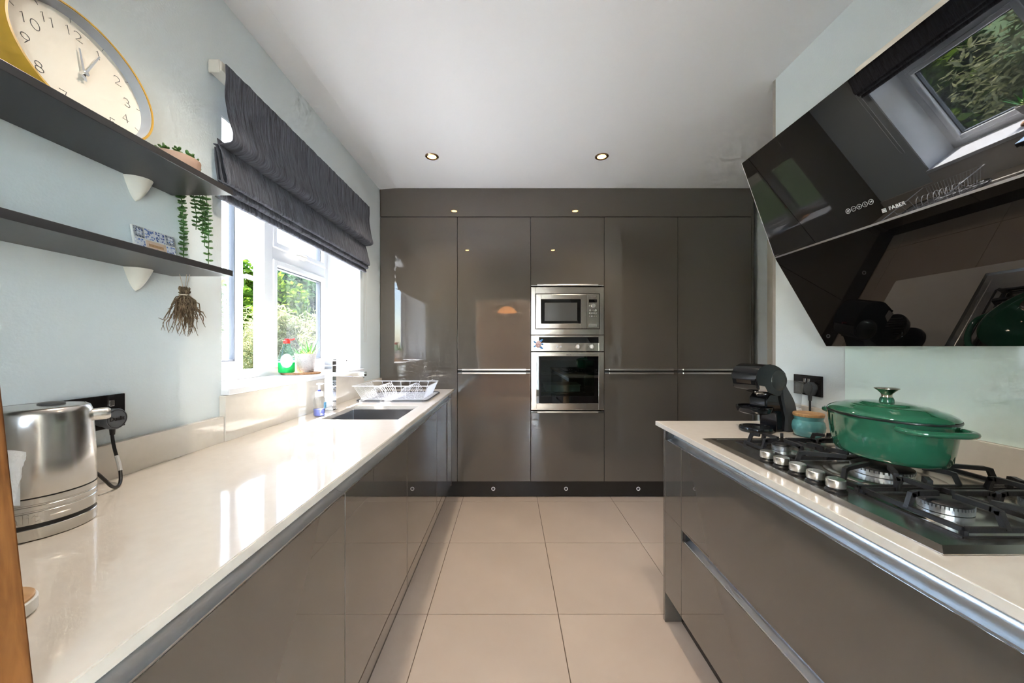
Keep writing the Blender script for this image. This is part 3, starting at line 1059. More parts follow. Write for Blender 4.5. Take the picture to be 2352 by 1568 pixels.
b = B(); box(b, ix0 + 0.04, ix1 - 0.09, YD + 0.07, YD + 0.31, zz + 0.052, zz + 0.057, 0.001); obj('rim', b, mat('cream_ceramic_rim', (0.66, 0.64, 0.56), 0.4, var=0.05), td)

# turtle magnet
tm = thing('turtle_magnet', 'small blue and white turtle magnet on the oven panel', 'magnet', (fx(1236.5), ya, fz(790)))
mx, mzc = fx(1236.5), fz(790.5)


def flat_blob(x, z, rx, rz, ang, dep, m, nm, parent):
    t_ = B(); ball(t_, (0, 0, 0), rx, dep, rz, 14, 8, Matrix.Rotation(ang, 3, 'Y'))
    bmesh.ops.translate(t_, verts=t_.verts, vec=(x, ya - dep * 0.6 - 0.001, z))
    return obj(nm, t_, m, parent, True)


flat_blob(mx, mzc, 0.024, 0.029, 0.25, 0.007, 'magwhite', 'shell', tm)
flat_blob(mx + 0.018, mzc + 0.026, 0.009, 0.024, 0.9, 0.004, 'magblue', 'flipper', tm)
flat_blob(mx + 0.020, mzc - 0.024, 0.009, 0.022, -0.9, 0.004, 'magblue', 'flipper', tm)
flat_blob(mx - 0.026, mzc + 0.016, 0.007, 0.016, -0.9, 0.004, 'magblue', 'flipper', tm)
flat_blob(mx - 0.026, mzc - 0.014, 0.007, 0.016, 0.9, 0.004, 'magblue', 'flipper', tm)
flat_blob(mx + 0.032, mzc + 0.001, 0.010, 0.008, 0, 0.005, 'magblue', 'head', tm)

# ------------------------------------------------------------------ left run: base units, worktop, upstands
XDL = -0.467          # door front plane
XWL = -0.454          # worktop edge
ZG = 0.822            # door top


def gola(bm, xf, sgn, y0, y1, z0, z1, depth=0.028):
    """concave aluminium finger channel; sgn=+1 when the front faces +x"""
    P = []
    n = 10
    for k in range(n + 1):
        a = -PI / 2 + PI * k / n
        P.append((xf - sgn * (0.004 + depth * math.cos(a)), (z0 + z1) / 2 + (z1 - z0) / 2 * math.sin(a)))
    poly = [(xf - sgn * 0.002, z0 - 0.006)] + [(xf - sgn * 0.002, z0)] + P + [(xf - sgn * (depth + 0.012), z1), (xf - sgn * (depth + 0.012), z0 - 0.006)]
    prism(bm, poly, y0, y1, lambda u, v, a: (u, a, v))


ys = [YR + 0.002, 0.43, 1.0255, 1.648, 2.32, 2.90]
lab = ['glossy taupe base unit nearest the doorway under the kettle', 'glossy taupe base unit before the first tall door gap', 'glossy taupe base unit just before the sink',
       'glossy taupe base unit under the sink', 'narrow glossy taupe base unit in the corner under the drying rack']
for i in range(5):
    y0, y1 = ys[i], ys[i + 1]
    t = thing('base_unit', lab[i], 'cabinet', (-0.75, (y0 + y1) / 2, 0.1), group='base units along the window wall')
    b = B(); box(b, XDL - 0.02, XDL, y0 + G, y1 - G, ZB, ZG, 0.0012); obj('door', b, 'gloss', t)
    b = B()
    if i == 3:
        box(b, -1.03, XDL - 0.05, y0 + 0.001, y0 + 0.02, ZB, 0.868)
        box(b, -1.03, XDL - 0.05, y1 - 0.02, y1 - 0.001, ZB, 0.868)
        box(b, -1.03, XDL - 0.05, y0 + 0.02, y1 - 0.02, ZB, 0.15)
        box(b, -1.03, -1.02, y0 + 0.02, y1 - 0.02, 0.14, 0.868)
    else:
        box(b, -1.03, XDL - 0.05, y0 + 0.001, y1 - 0.001, ZB, 0.868)
    box(b, XDL - 0.05, XDL - 0.0205, y0 + 0.001, y1 - 0.001, ZB, 0.81)
    obj('body', b, 'carcass', t)
    b = B(); gola(b, XDL, 1, y0 + 0.0005, y1 - 0.0005, ZG + 0.004, 0.870); obj('handle_channel', b, 'alu', t, True, angle=25)
b = B(); box(b, -0.535, -0.519, YR + 0.002, YP, 0.001, ZB - 0.002, 0.001)
tag(obj('plinth', b, 'gloss_dark'), 'dark plinth under the base units along the window wall', 'plinth')
b = B(); box(b, XDL - 0.03, XDL, 2.902, YD - 0.001, 0.12, 0.870, 0.001)
tag(obj('corner_filler', b, 'gloss'), 'narrow taupe filler strip in the corner by the tall cupboards', 'panel')

SX0, SX1, SY0, SY1 = -0.905, -0.530, 1.717, 2.106
b = B(); ring_slab(b, (-1.056, XWL), (YR + 0.002, YD - 0.001), (SX0, SX1), (SY0, SY1), 0.872, ZW)
bmesh.ops.bevel(b, geom=[e for e in b.edges if all(v.co.z > ZW - 0.001 for v in e.verts) and not any(len(f.verts) == 4 and abs(f.normal.z) < 0 for f in e.link_faces) and len({round(v.co.x, 3) for v in e.verts}) == 1 and abs(e.verts[0].co.x - XWL) < 0.001], offset=0.002, segments=2, affect='EDGES')
wtop = tag(obj('worktop', b, 'quartz'), 'long cream quartz worktop with the sink cut into it', 'worktop')
b = B(); box(b, XL + 0.001, -1.038, YR + 0.002, WY0 - 0.012, ZW, 0.985, 0.0012); tag(obj('upstand', b, 'quartz'), 'low cream upstand behind the kettle', 'upstand', 'cream quartz upstands')
b = B(); box(b, XL + 0.001, -1.034, WY0 - 0.010, WY1 + 0.004, ZW, WZ0 - 0.021, 0.0012); tag(obj('upstand', b, 'quartz'), 'tall cream upstand below the window sill behind the tap', 'upstand', 'cream quartz upstands')
b = B(); box(b, XL + 0.001, -1.038, WY1 + 0.006, YD - 0.002, ZW, 0.985, 0.0012); tag(obj('upstand', b, 'quartz'), 'short cream upstand in the corner behind the drying rack', 'upstand', 'cream quartz upstands')

# sink
sk = thing('sink', 'rectangular undermounted steel sink in the left worktop', 'sink', ((SX0 + SX1) / 2, (SY0 + SY1) / 2, 0.68))
b = B()
w = 0.004
zb = 0.69
e = 0.004
ring_slab(b, (SX0 - 0.016, SX1 + 0.016), (SY0 - 0.016, SY1 + 0.016), (SX0 - e, SX1 + e), (SY0 - e, SY1 + e), zb, 0.8715)
box(b, SX0 - 0.016, SX1 + 0.016, SY0 - 0.016, SY1 + 0.016, zb - 0.006, zb)
obj('basin', b, 'sink', sk)
b = B(); lathe(b, [(0, 0.004), (0.03, 0.003), (0.042, 0.006), (0.045, 0)], 24, (SX0 + SX1) / 2, (SY0 + SY1) / 2, zb); obj('drain', b, 'chrome', sk, True)

# tap
TX, TY = -0.965, 1.945
tp_ = thing('tap', 'square chrome mixer tap behind the sink', 'tap', (TX, TY, ZW))
b = B(); box(b, TX - 0.026, TX + 0.026, TY - 0.026, TY + 0.026, ZW, ZW + 0.008, 0.002); obj('base_plate', b, 'chrome', tp_)
b = B(); box(b, TX - 0.022, TX + 0.022, TY - 0.022, TY + 0.022, ZW + 0.008, 1.135, 0.002); obj('column', b, 'chrome', tp_)
b = B(); box(b, TX + 0.020, -0.776, TY - 0.018, TY + 0.018, 1.078, 1.102, 0.002); sp = obj('spout', b, 'chrome', tp_)
b = B(); lathe(b, [(0.008, 0), (0.008, 0.008)], 16, -0.79, TY, 1.070); obj('aerator', b, 'steel', sp)
b = B(); box(b, TX - 0.022, TX + 0.022, TY - 0.022, TY + 0.022, 1.139, 1.170, 0.002); lv = obj('lever_block', b, 'chrome', tp_)
b = B(); box(b, TX + 0.02, TX + 0.088, TY - 0.008, TY + 0.008, 1.160, 1.166, 0.001); obj('lever', b, 'chrome', lv)

# hand soap
HX, HY = -0.948, 1.80
hs = thing('soap_dispenser', 'clear pump bottle of blue hand soap beside the tap', 'soap dispenser', (HX, HY, ZW))
prof = [(0, 0.001), (0.026, 0.001), (0.029, 0.006), (0.029, 0.072), (0.024, 0.09), (0.014, 0.10), (0.014, 0.104)]
b = B(); lathe(b, prof, 24, HX, HY, ZW, 1, 0.75); obj('bottle', b, 'clear', hs, True)
b = B(); lathe(b, [(0, 0.003), (0.024, 0.003), (0.027, 0.008), (0.027, 0.036), (0, 0.036)], 24, HX, HY, ZW, 1, 0.75); obj('soap', b, 'soapblue', hs, True)
b = B(); lathe(b, [(0.019, 0), (0.019, 0.02), (0.012, 0.024), (0, 0.024)], 20, HX, HY, ZW + 0.100); obj('collar', b, 'white', hs, True)
b = B(); lathe(b, [(0.007, 0), (0.007, 0.008), (0, 0.008)], 14, HX, HY, ZW + 0.124); obj('neck_ring', b, 'navy', hs, True)
b = B(); lathe(b, [(0.005, 0), (0.005, 0.028)], 12, HX, HY, ZW + 0.130)
box(b, HX - 0.012, HX + 0.022, HY - 0.008, HY + 0.008, ZW + 0.156, ZW + 0.164, 0.003)
obj('pump_head', b, 'white', hs, True)
b = B(); box(b, HX + 0.027, HX + 0.0305, HY - 0.010, HY + 0.010, ZW + 0.04, ZW + 0.07, 0.001); obj('label_patch', b, mat('blue_label', (0.10, 0.32, 0.55), 0.4, var=0.3, vscale=90), hs)

# drying mat and rack
dm = thing('drying_mat', 'grey ribbed draining mat under the dish rack', 'mat', (-0.73, 2.5, ZW))
mx0, mx1, my0, my1 = -0.965, -0.512, 2.236, 2.70


def rrect(x0, x1, y0, y1, r, n=6):
    out = []
    for (cx_, cy_, a0) in ((x1 - r, y0 + r, -PI / 2), (x1 - r, y1 - r, 0), (x0 + r, y1 - r, PI / 2), (x0 + r, y0 + r, PI)):
        for k in range(n + 1):
            a = a0 + PI / 2 * k / n
            out.append((cx_ + r * math.cos(a), cy_ + r * math.sin(a)))
    return out


b = B(); prism(b, rrect(mx0, mx1, my0, my1, 0.05), ZW + 0.0005, ZW + 0.006, lambda u, v, a: (u, v, a)); obj('mat_base', b, 'mat_grey', dm)
b = B()
pts = [(u, v, ZW + 0.008) for u, v in rrect(mx0 + 0.004, mx1 - 0.004, my0 + 0.004, my1 - 0.004, 0.048)]
tube(b, pts, 0.0045, 8, closed=True); obj('edge_roll', b, 'greyplastic', dm, True)
for k in range(11):
    yy = my0 + 0.05 + k * 0.036
    b = B(); box(b, mx0 + 0.04, mx1 - 0.04, yy, yy + 0.012, ZW + 0.0055, ZW + 0.009, 0.001, 1); obj('rib', b, 'mat_grey', dm)

dr = thing('dish_rack', 'white wire dish rack on the draining mat', 'dish rack', (-0.745, 2.43, ZW + 0.01))
zr, zf = 0.990, ZW + 0.0158
RT = [(-0.985, 2.262), (-0.512, 2.262), (-0.512, 2.60), (-0.985, 2.60)]
RB = [(-0.935, 2.275), (-0.545, 2.275), (-0.545, 2.57), (-0.935, 2.57)]
wr = 0.0014


def lerp2(p, q, t_):
    return (p[0] + (q[0] - p[0]) * t_, p[1] + (q[1] - p[1]) * t_)


b = B(); tube(b, [(x, y, zr) for x, y in RT], 0.0032, 6, closed=True); tube(b, [(x, y, zf) for x, y in RB], 0.0025, 6, closed=True); obj('rim', b, 'wirewhite', dr, True)


def wire(nm, pts):
    b = B(); tube(b, pts, wr, 5)
    return obj(nm, b, 'wirewhite', dr, True)


for s, n in ((1, 19), (3, 19), (0, 7), (2, 7)):
    for k in range(1, n):
        p, q = lerp2(RT[s], RT[(s + 1) % 4], k / n), lerp2(RB[s], RB[(s + 1) % 4], k / n)
        wire('side_wire', [(*p, zr), (*q, zf)])
for k in range(1, 14):
    xx = -0.935 + 0.39 * k / 14
    wire('base_wire', [(xx, 2.275, zf), (xx, 2.57, zf)])
for k in range(1, 5):
    yy = 2.275 + 0.295 * k / 5
    wire('base_wire', [(-0.935, yy, zf - 0.002), (-0.545, yy, zf - 0.002)])
for xc, n in ((-0.845, 8), (-0.655, 8)):
    for k in range(n):
        yy = 2.30 + 0.24 * k / (n - 1)
        wire('plate_loop', [(xc - 0.055 + 0.11 * i / 10, yy, zf + 0.075 * math.sin(PI * i / 10) ** 0.75) for i in range(11)])

# ------------------------------------------------------------------ sill things
cm = B(); lathe(cm, [(0, 0), (0.098, 0), (0.1, 0.002), (0.1, 0.007), (0.098, 0.009), (0, 0.009)], 48, -1.185, 2.055, WZ0 + 0.0035)
tag(obj('cork_mat', cm, 'cork', smooth=True), 'round cork mat on the window sill', 'mat')
zc = WZ0 + 0.013
bx_, by_ = -1.225, 1.985
wb = thing('washing_up_bottle', 'clear bottle of green washing-up liquid with red cap', 'bottle', (bx_, by_, zc))


def obl(bm, prof, cx_, cy_, cz_, sy=0.62, seg=28):
    lathe(bm, prof, seg, cx_, cy_, cz_, 1, 1)
    ang = math.radians(32)
    R_ = Matrix.Rotation(ang, 3, 'Z')
    for v in bm.verts:
        d = Vector((v.co.x - cx_, v.co.y - cy_, 0))
        d = R_ @ Vector((d.x, d.y * sy, 0))
        v.co.x, v.co.y = cx_ + d.x, cy_ + d.y


b = B(); obl(b, [(0, 0.0), (0.036, 0.0), (0.041, 0.006), (0.042, 0.055), (0.040, 0.085), (0.033, 0.112), (0.026, 0.13), (0.020, 0.142), (0.018, 0.165)], bx_, by_, zc)
obj('bottle', b, glass_thin('tinted_bottle_plastic', (0.72, 0.90, 0.80), haze=0.02), wb, True)
b = B(); obl(b, [(0, 0.002), (0.034, 0.002), (0.039, 0.007), (0.040, 0.058), (0, 0.058)], bx_, by_, zc); obj('liquid', b, 'soapgreen', wb, True)
b = B(); lathe(b, [(0.017, 0), (0.017, 0.014), (0.011, 0.018), (0.009, 0.026), (0, 0.027)], 18, bx_, by_, zc + 0.163)
tube(b, [(bx_, by_, zc + 0.183), (bx_ + 0.02, by_ + 0.012, zc + 0.183), (bx_ + 0.034, by_ + 0.02, zc + 0.189)], [0.006, 0.005, 0.004], 8)
obj('cap', b, 'red', wb, True)
# oval label on the broad face
lm_ = mat('white_label', (0.60, 0.60, 0.62), 0.5, var=0.03)
ang = math.radians(32)
fr_ = Vector((math.cos(ang), math.sin(ang), 0)); fn_ = Vector((math.sin(ang), -math.cos(ang), 0))
b = B()
ov_ = []
cL = Vector((bx_, by_, zc + 0.068))
for k in range(28):
    a = 2 * PI * k / 28
    ov_.append((0.029 * math.cos(a), 0.038 * math.sin(a)))
prism(b, ov_, 0.0255, 0.0275, lambda u, v, a: cL + fr_ * u + Vector((0, 0, v)) + fn_ * a)
lb = obj('label_sticker', b, lm_, wb)
b = B()
for k in range(7):
    prism(b, [(-0.014 + k * 0.0024, -0.030), (-0.0128 + k * 0.0024, -0.030), (-0.0128 + k * 0.0024, -0.016), (-0.014 + k * 0.0024, -0.016)], 0.0274, 0.0279, lambda u, v, a: cL + fr_ * u + Vector((0, 0, v)) + fn_ * a)
obj('barcode', b, 'ink', lb)

px_, py_ = -1.172, 2.075
sp_ = thing('potted_succulent', 'speckled white pot of succulents on the cork mat', 'plant', (px_, py_, zc))
b = B(); lathe(b, [(0, 0), (0.040, 0), (0.042, 0.002), (0.057, 0.105), (0.0545, 0.105), (0.053, 0.096), (0, 0.096)], 40, px_, py_, zc); obj('pot', b, 'potwhite', sp_, True)
b = B(); lathe(b, [(0.05, 0), (0.03, 0.003), (0, 0.004)], 20, px_, py_, zc + 0.093); obj('soil', b, 'soil', sp_)
rnd = random.Random(3)


def blade(base, d, length, wid, m, parent, curl=0.3):
    b = B()
    base = Vector(base); d = Vector(d).normalized()
    s = d.cross(Vector((0, 0, 1)))
    if s.length < 0.05:
        s = Vector((1, 0, 0))
    s.normalize()
    nrm = s.cross(d)
    rows = []
    for k in range(6):
        t_ = k / 5
        c = base + d * length * t_ + Vector((0, 0, 1)) * curl * length * t_ * t_
        wv = wid * (1 - t_ ** 1.6) * (0.75 + 0.5 * math.sin(PI * t_)) + 0.0003
        rows.append([b.verts.new(c + s * wv), b.verts.new(c - nrm * wv * 0.45), b.verts.new(c - s * wv), b.verts.new(c + nrm * wv * 0.2)])
    for a, c in zip(rows, rows[1:]):
        for i in range(4):
            j = (i + 1) % 4
            b.faces.new((a[i], a[j], c[j], c[i]))
    b.faces.new(rows[0]); b.faces.new(rows[-1][::-1])
    return obj('leaf', b, m, parent, True)


for (ox, oy, n, ln, wd, m_, up) in ((-0.022, -0.012, 9, 0.055, 0.0065, 'aloe', 0.7), (0.012, 0.02, 10, 0.085, 0.0055, 'aloe', 1.5), (0.024, -0.014, 11, 0.048, 0.009, 'aloe_l', 0.45)):
    for k in range(n):
        a = k * 2.4 + ox * 50
        u_ = up * (0.4 + 0.9 * k / n)
        blade((px_ + ox, py_ + oy, zc + 0.094), (math.cos(a), math.sin(a), u_), ln * rnd.uniform(0.8, 1.1), wd, m_, sp_)

# ------------------------------------------------------------------ roman blind
rb = thing('roman_blind', 'charcoal crinkled fabric roman blind half lowered over the window', 'blind', (-1.03, 1.925, 1.77))
BY0, BY1 = 1.275, 2.578
b = B()
box(b, XL + 0.001, -1.008, BY0 - 0.012, BY1 + 0.0, 2.205, 2.240, 0.004)
obj('headrail', b, 'cream', rb)
b = B(); box(b, XL + 0.006, -1.012, BY0 - 0.016, BY0 - 0.010, 2.196, 2.243, 0.004); obj('end_cap', b, 'cream', rb)
rnd = random.Random(11)


def fabric(profile, nm, amp=0.004, seg=150, y0=BY0, y1=BY1, thick=0.003, wob=0.0):
    prof = smooth_path([(x, 0, z) for x, z in profile], 5)
    n = len(prof)
    b = B()
    grid = []
    ph = [rnd.uniform(0, 6.28) for _ in range(12)]
    for i in range(seg + 1):
        y = y0 + (y1 - y0) * i / seg
        row = []
        for k, p in enumerate(prof):
            w_ = sum(math.sin(y * f + ph[j] + k * 0.25 * (j % 3)) for j, f in enumerate((31, 57, 83, 121, 167))) / 5
            w2 = math.sin(y * 5.1 + ph[7]) * 0.6 + math.sin(y * 9.3 + ph[8]) * 0.4
            row.append(b.verts.new((p.x + amp * w_ + wob * w2 * 0.5, y + 0.0015 * math.sin(k * 0.7 + ph[9]), p.z + amp * 0.6 * w_ * (1 if k else 0) + wob * w2 * (k / n))))
        grid.append(row)
    for a, c in zip(grid, grid[1:]):
        for k in range(n - 1):
            b.faces.new((a[k], a[k + 1], c[k + 1], c[k]))
    bmesh.ops.recalc_face_normals(b, faces=b.faces[:])
    bmesh.ops.solidify(b, geom=b.faces[:], thickness=thick)
    return obj(nm, b, 'fabric', rb, True, angle=60)


fabric([(-1.002, 2.236), (-1.004, 2.18), (-1.003, 2.12), (-0.994, 2.06), (-0.982, 2.01), (-0.976, 1.985), (-0.980, 1.968), (-0.998, 1.959), (-1.028, 1.957), (-1.046, 1.956)], 'fabric_panel', 0.0035)
fabric([(-1.034, 1.975), (-1.029, 1.955), (-1.020, 1.93), (-1.008, 1.88), (-1.000, 1.838), (-0.997, 1.824), (-1.004, 1.818), (-1.030, 1.830)], 'fabric_fold', 0.003)
fabric([(-1.036, 1.945), (-1.030, 1.90), (-1.020, 1.84), (-1.011, 1.806), (-1.010, 1.797), (-1.018, 1.793), (-1.038, 1.806)], 'fabric_fold', 0.003)
fabric([(-1.044, 1.945), (-1.040, 1.88), (-1.030, 1.80), (-1.024, 1.775), (-1.028, 1.768), (-1.042, 1.772)], 'fabric_fold', 0.002)
b = B()
for k in range(52):
    t_ = k / 51
    ball(b, (-1.046, 2.60 + 0.003 * t_, 1.77 - 0.50 * t_), 0.0022, 0.0022, 0.0022, 6, 4)
    if k > 8:
        ball(b, (-1.038 - 0.006 * (t_ > 0.96), 2.615 + 0.003 * t_, 1.77 - 0.50 * t_), 0.0022, 0.0022, 0.0022, 6, 4)
tube(b, [(-1.046, 2.60, 2.21), (-1.046, 2.60, 1.27)], 0.0007, 5)
tube(b, [(-1.038, 2.615, 2.21), (-1.038, 2.618, 1.28)], 0.0007, 5)
obj('bead_chain', b, 'alu_w', rb)
b = B(); box(b, XL + 0.001, -1.03, 2.579, 2.625, 2.2, 2.24, 0.003); obj('chain_mechanism', b, 'cream', rb)
# ------------------------------------------------------------------ shelves
def shelf_bracket(zt, yc, parent):
    b = B()
    n, mseg = 10, 14
    rings = []
    for k in range(n + 1):
        t_ = k / n
        f = (1 - t_) ** 0.62 if k < n else 0.0
        f = max(f, 0.02)
        ring = []
        for i in range(mseg + 1):
            a = -PI / 2 + PI * i / mseg
            ring.append(b.verts.new((XL + 0.001 + 0.040 * f * math.cos(a), yc + 0.033 * f * math.sin(a), zt - 0.062 * t_)))
        rings.append(ring)
    for a, c in zip(rings, rings[1:]):
        for i in range(mseg):
            b.faces.new((a[i], a[i + 1], c[i + 1], c[i]))
    b.faces.new(rings[0])
    for a, c in zip(rings, rings[1:]):
        b.faces.new((a[0], c[0], c[-1], a[-1]))
    return obj('bracket', b, 'cream', parent, True)


ZU0, ZU1, ZL0, ZL1, YE, XS = 1.712, 1.730, 1.459, 1.477, 1.131, -0.866
for (z0, z1, lab_) in ((ZU0, ZU1, 'charcoal wall shelf holding the clock'), (ZL0, ZL1, 'charcoal wall shelf holding the patterned tile picture')):
    t = thing('wall_shelf', lab_, 'shelf', (-0.96, 0.7, z0), group='charcoal wall shelves')
    b = B(); box(b, XL + 0.001, XS, 0.22, YE, z0, z1, 0.0012); obj('board', b, 'shelf', t)
    shelf_bracket(z0 - 0.0005, 1.02, t)

# ------------------------------------------------------------------ clock (leaning on the upper shelf)
TL = math.atan(0.22)
CL = Vector((-0.93, 0.8304, ZU1 + 0.0015))
cl_r = Vector((0, 1, 0)); cl_u = Vector((-math.sin(TL), 0, math.cos(TL))); cl_n = Vector((math.cos(TL), 0, math.sin(TL)))
R0 = 0.1425
clc = CL + cl_u * R0


def cpt(u, v, d):
    return clc + cl_r * u + cl_u * v + cl_n * d


clock = thing('wall_clock', 'round ochre-framed clock with cream dial leaning on the shelf', 'clock', tuple(CL))


def clock_lathe(prof, seg=96):
    b = B(); lathe(b, prof, seg)
    for v in b.verts:
        v.co = cpt(v.co.x, v.co.y, v.co.z)
    return b


obj('case', clock_lathe([(0, -0.05), (R0 - 0.002, -0.05), (R0, -0.048), (R0, -0.002), (R0 - 0.001, 0), (R0 - 0.005, 0), (R0 - 0.0055, -0.003), (R0 - 0.0055, -0.047), (0, -0.047)]), 'ochre', clock, True)
obj('inner_ring', clock_lathe([(R0 - 0.0052, -0.002), (R0 - 0.007, -0.002), (R0 - 0.012, -0.024), (R0 - 0.0056, -0.024)]), 'dialrim', clock, True)
dl = obj('dial', clock_lathe([(0, -0.0235), (R0 - 0.008, -0.0235), (R0 - 0.008, -0.03), (0, -0.03)]), 'dial', clock)


def arc(cx_, cy_, rx, ry, a0, a1, n=14):
    return [(cx_ + rx * math.cos(math.radians(a0 + (a1 - a0) * k / n)), cy_ + ry * math.sin(math.radians(a0 + (a1 - a0) * k / n))) for k in range(n + 1)]


DIG = {   # single-stroke digits in a 1 x 1.6 cell centred on 0
    '0': [arc(0, 0, .5, .8, 0, 360, 28)],
    '1': [[(-.2, .5), (.05, .8), (.05, -.8)]],
    '2': [arc(0, .36, .44, .44, 165, -40) + [(-.45, -.8), (.48, -.8)]],
    '3': [arc(-.02, .38, .4, .42, 150, -90) , arc(-.02, -.4, .46, .4, 90, -150)],
    '4': [[(.2, -.8), (.2, .8), (-.5, -.35), (.5, -.35)]],
    '5': [[(.42, .8), (-.32, .8), (-.38, .12)] + arc(-.02, -.3, .46, .5, 125, -150)],
    '6': [arc(0, -.32, .46, .48, 0, 360, 24), [(.2, .8), (-.4, -.1)]],
    '7': [[(-.45, .8), (.45, .8), (-.15, -.8)]],
    '8': [arc(0, .4, .38, .4, 0, 360, 22), arc(0, -.4, .46, .42, 0, 360, 22)],
    '9': [arc(0, .32, .46, .48, 0, 360, 24), [(.44, .15), (-.2, -.8)]],
}
for hnum in range(1, 13):
    a = math.radians(90 - 30 * hnum)
    s = 0.0185
    r = 0.097
    ux, vx = r * math.cos(a), r * math.sin(a)
    b = B()
    txt = str(hnum)
    for q, ch in enumerate(txt):
        ox = (q - (len(txt) - 1) / 2) * s * (1.05 if txt != '11' else 0.8)
        for st in DIG[ch]:
            tube(b, [cpt(ux + ox + u * s * 0.8, vx + v * s * 0.75, -0.0232) for u, v in st], 0.0007, 5)
    obj('numeral', b, 'ink', dl)
    b = B(); tube(b, [cpt(0.121 * math.cos(a), 0.121 * math.sin(a), -0.0232), cpt(0.131 * math.cos(a), 0.131 * math.sin(a), -0.0232)], 0.0006, 4)
    obj('hour_mark', b, 'ink', dl)


def hand(ang, l, tail, w0, nm, d):
    a = math.radians(90 - ang)
    du, dv = math.cos(a), math.sin(a)
    b = B()
    prism(b, [(-tail, -w0), (-tail, w0), (l, w0 * 0.55), (l, -w0 * 0.55)], d, d + 0.0012, lambda p, q, z: cpt(du * p - dv * q, dv * p + du * q, z))
    return obj(nm, b, 'chrome', clock)


hand(2, 0.062, 0.018, 0.0032, 'hour_hand', -0.019)
hand(30, 0.086, 0.018, 0.0026, 'minute_hand', -0.016)
b = clock_lathe([(0.006, -0.023), (0.006, -0.0125), (0.004, -0.0115), (0, -0.0115)], 18); obj('hand_pin', b, 'chrome', clock, True)

# ------------------------------------------------------------------ trailing plant on the upper shelf
PX, PY = -0.985, 1.062
tp2 = thing('trailing_succulent', 'terracotta bowl of trailing green succulent at the end of the upper shelf', 'plant', (PX, PY, ZU1))
b = B(); lathe(b, [(0, 0.0005), (0.035, 0.0005), (0.045, 0.004), (0.058, 0.035), (0.060, 0.062), (0.055, 0.062), (0.053, 0.05), (0, 0.05)], 36, PX, PY, ZU1); obj('bowl', b, 'terra', tp2, True)
b = B(); lathe(b, [(0.052, 0.0), (0.03, 0.006), (0, 0.008)], 20, PX, PY, ZU1 + 0.048); obj('soil', b, 'soil', tp2)
rnd = random.Random(21)


def bead_leaf(b, p, d, ln, wd):
    r_ = Vector(d).normalized().to_track_quat('Z', 'Y').to_matrix()
    t_ = B(); ball(t_, (0, 0, 0), wd, wd * 0.7, ln / 2, 7, 5)
    for v in t_.verts:
        v.co = Vector(p) + r_ @ (v.co + Vector((0, 0, ln / 2)))
    join_bm(b, t_)


def strand(path, nm='strand', step=0.0105):
    P = smooth_path(path, 10)
    b = B()
    tube(b, P, 0.0012, 5)
    L = 0.0
    k = 0
    for a, c in zip(P, P[1:]):
        L += (c - a).length
        if L > step:
            L = 0
            t_ = (c - a).normalized()
            for q in range(3):
                an = k * 1.1 + q * 2.1 + rnd.uniform(-0.3, 0.3)
                s = t_.cross(Vector((0.3, 0.7, 0.2))).normalized()
                dd = Matrix.Rotation(an, 3, t_) @ s
                dd = dd + Vector((0, 0, 0.25))
                bead_leaf(b, a, dd, rnd.uniform(0.011, 0.015), rnd.uniform(0.0042, 0.0054))
            k += 1
    return obj(nm, b, 'succ', tp2, True)


zt = ZU1 + 0.062
for (ex, ez, ey) in ((-1.046, 1.515, 1.158), (-1.040, 1.53, 1.150), (-1.008, 1.615, 1.16), (-0.992, 1.60, 1.165), (-0.970, 1.495, 1.162), (-0.976, 1.56, 1.155)):
    ym = ey - 0.006
    sx = PX + (ex - PX) * 0.4
    strand([(sx, PY + 0.02, zt - 0.008), (sx + (ex - sx) * 0.4, PY + 0.05, zt + 0.004), (ex, YE + 0.012, zt - 0.03), (ex, ym, ZU1 - 0.02), (ex + 0.002, ey, (1.7 + ez) / 2), (ex - 0.001, ey + 0.002, ez)])
for k in range(9):
    a = k * 0.7
    strand([(PX + 0.015 * math.cos(a), PY + 0.015 * math.sin(a), zt - 0.01), (PX + 0.035 * math.cos(a), PY + 0.035 * math.sin(a), zt + 0.01), (PX + 0.055 * math.cos(a), PY + 0.055 * math.sin(a), zt + 0.004)])

# ------------------------------------------------------------------ tile picture on the lower shelf
TPX = -1.050
tpic = thing('tile_picture', 'small panel of blue and white patterned tiles leaning on the lower shelf', 'picture', (-1.04, 1.065, ZL1))
lean = 0.16


def tpt(u, v, d):     # u along the wall, v up the panel, d out of it
    return Vector((TPX + 0.022 - v * lean + d, 0.998 + u, ZL1 + 0.001 + v * 0.987 + d * lean))


W_, H_ = 0.124, 0.102
b = B(); prism(b, [(0, 0), (W_, 0), (W_, H_), (0, H_)], -0.006, 0, lambda u, v, a: tpt(u, v, a)); obj('backing', b, mat('pale_tile_grout', (0.66, 0.66, 0.64), 0.5, var=0.04), tpic)


def tile_mat(nm, c1, c2, sc_):
    m = mat(nm, c1, 0.25)
    nt = m.node_tree; bs = nt.nodes['Principled BSDF']
    tc = nt.nodes.new('ShaderNodeTexCoord')
    v = nt.nodes.new('ShaderNodeTexVoronoi'); v.inputs['Scale'].default_value = sc_
    r = nt.nodes.new('ShaderNodeValToRGB')
    r.color_ramp.elements[0].position = 0.30; r.color_ramp.elements[1].position = 0.55
    r.color_ramp.elements[0].color = (*c1, 1); r.color_ramp.elements[1].color = (*c2, 1)
    nt.links.new(tc.outputs['Object'], v.inputs['Vector']); nt.links.new(v.outputs['Distance'], r.inputs[0]); nt.links.new(r.outputs[0], bs.inputs['Base Color'])
    return m


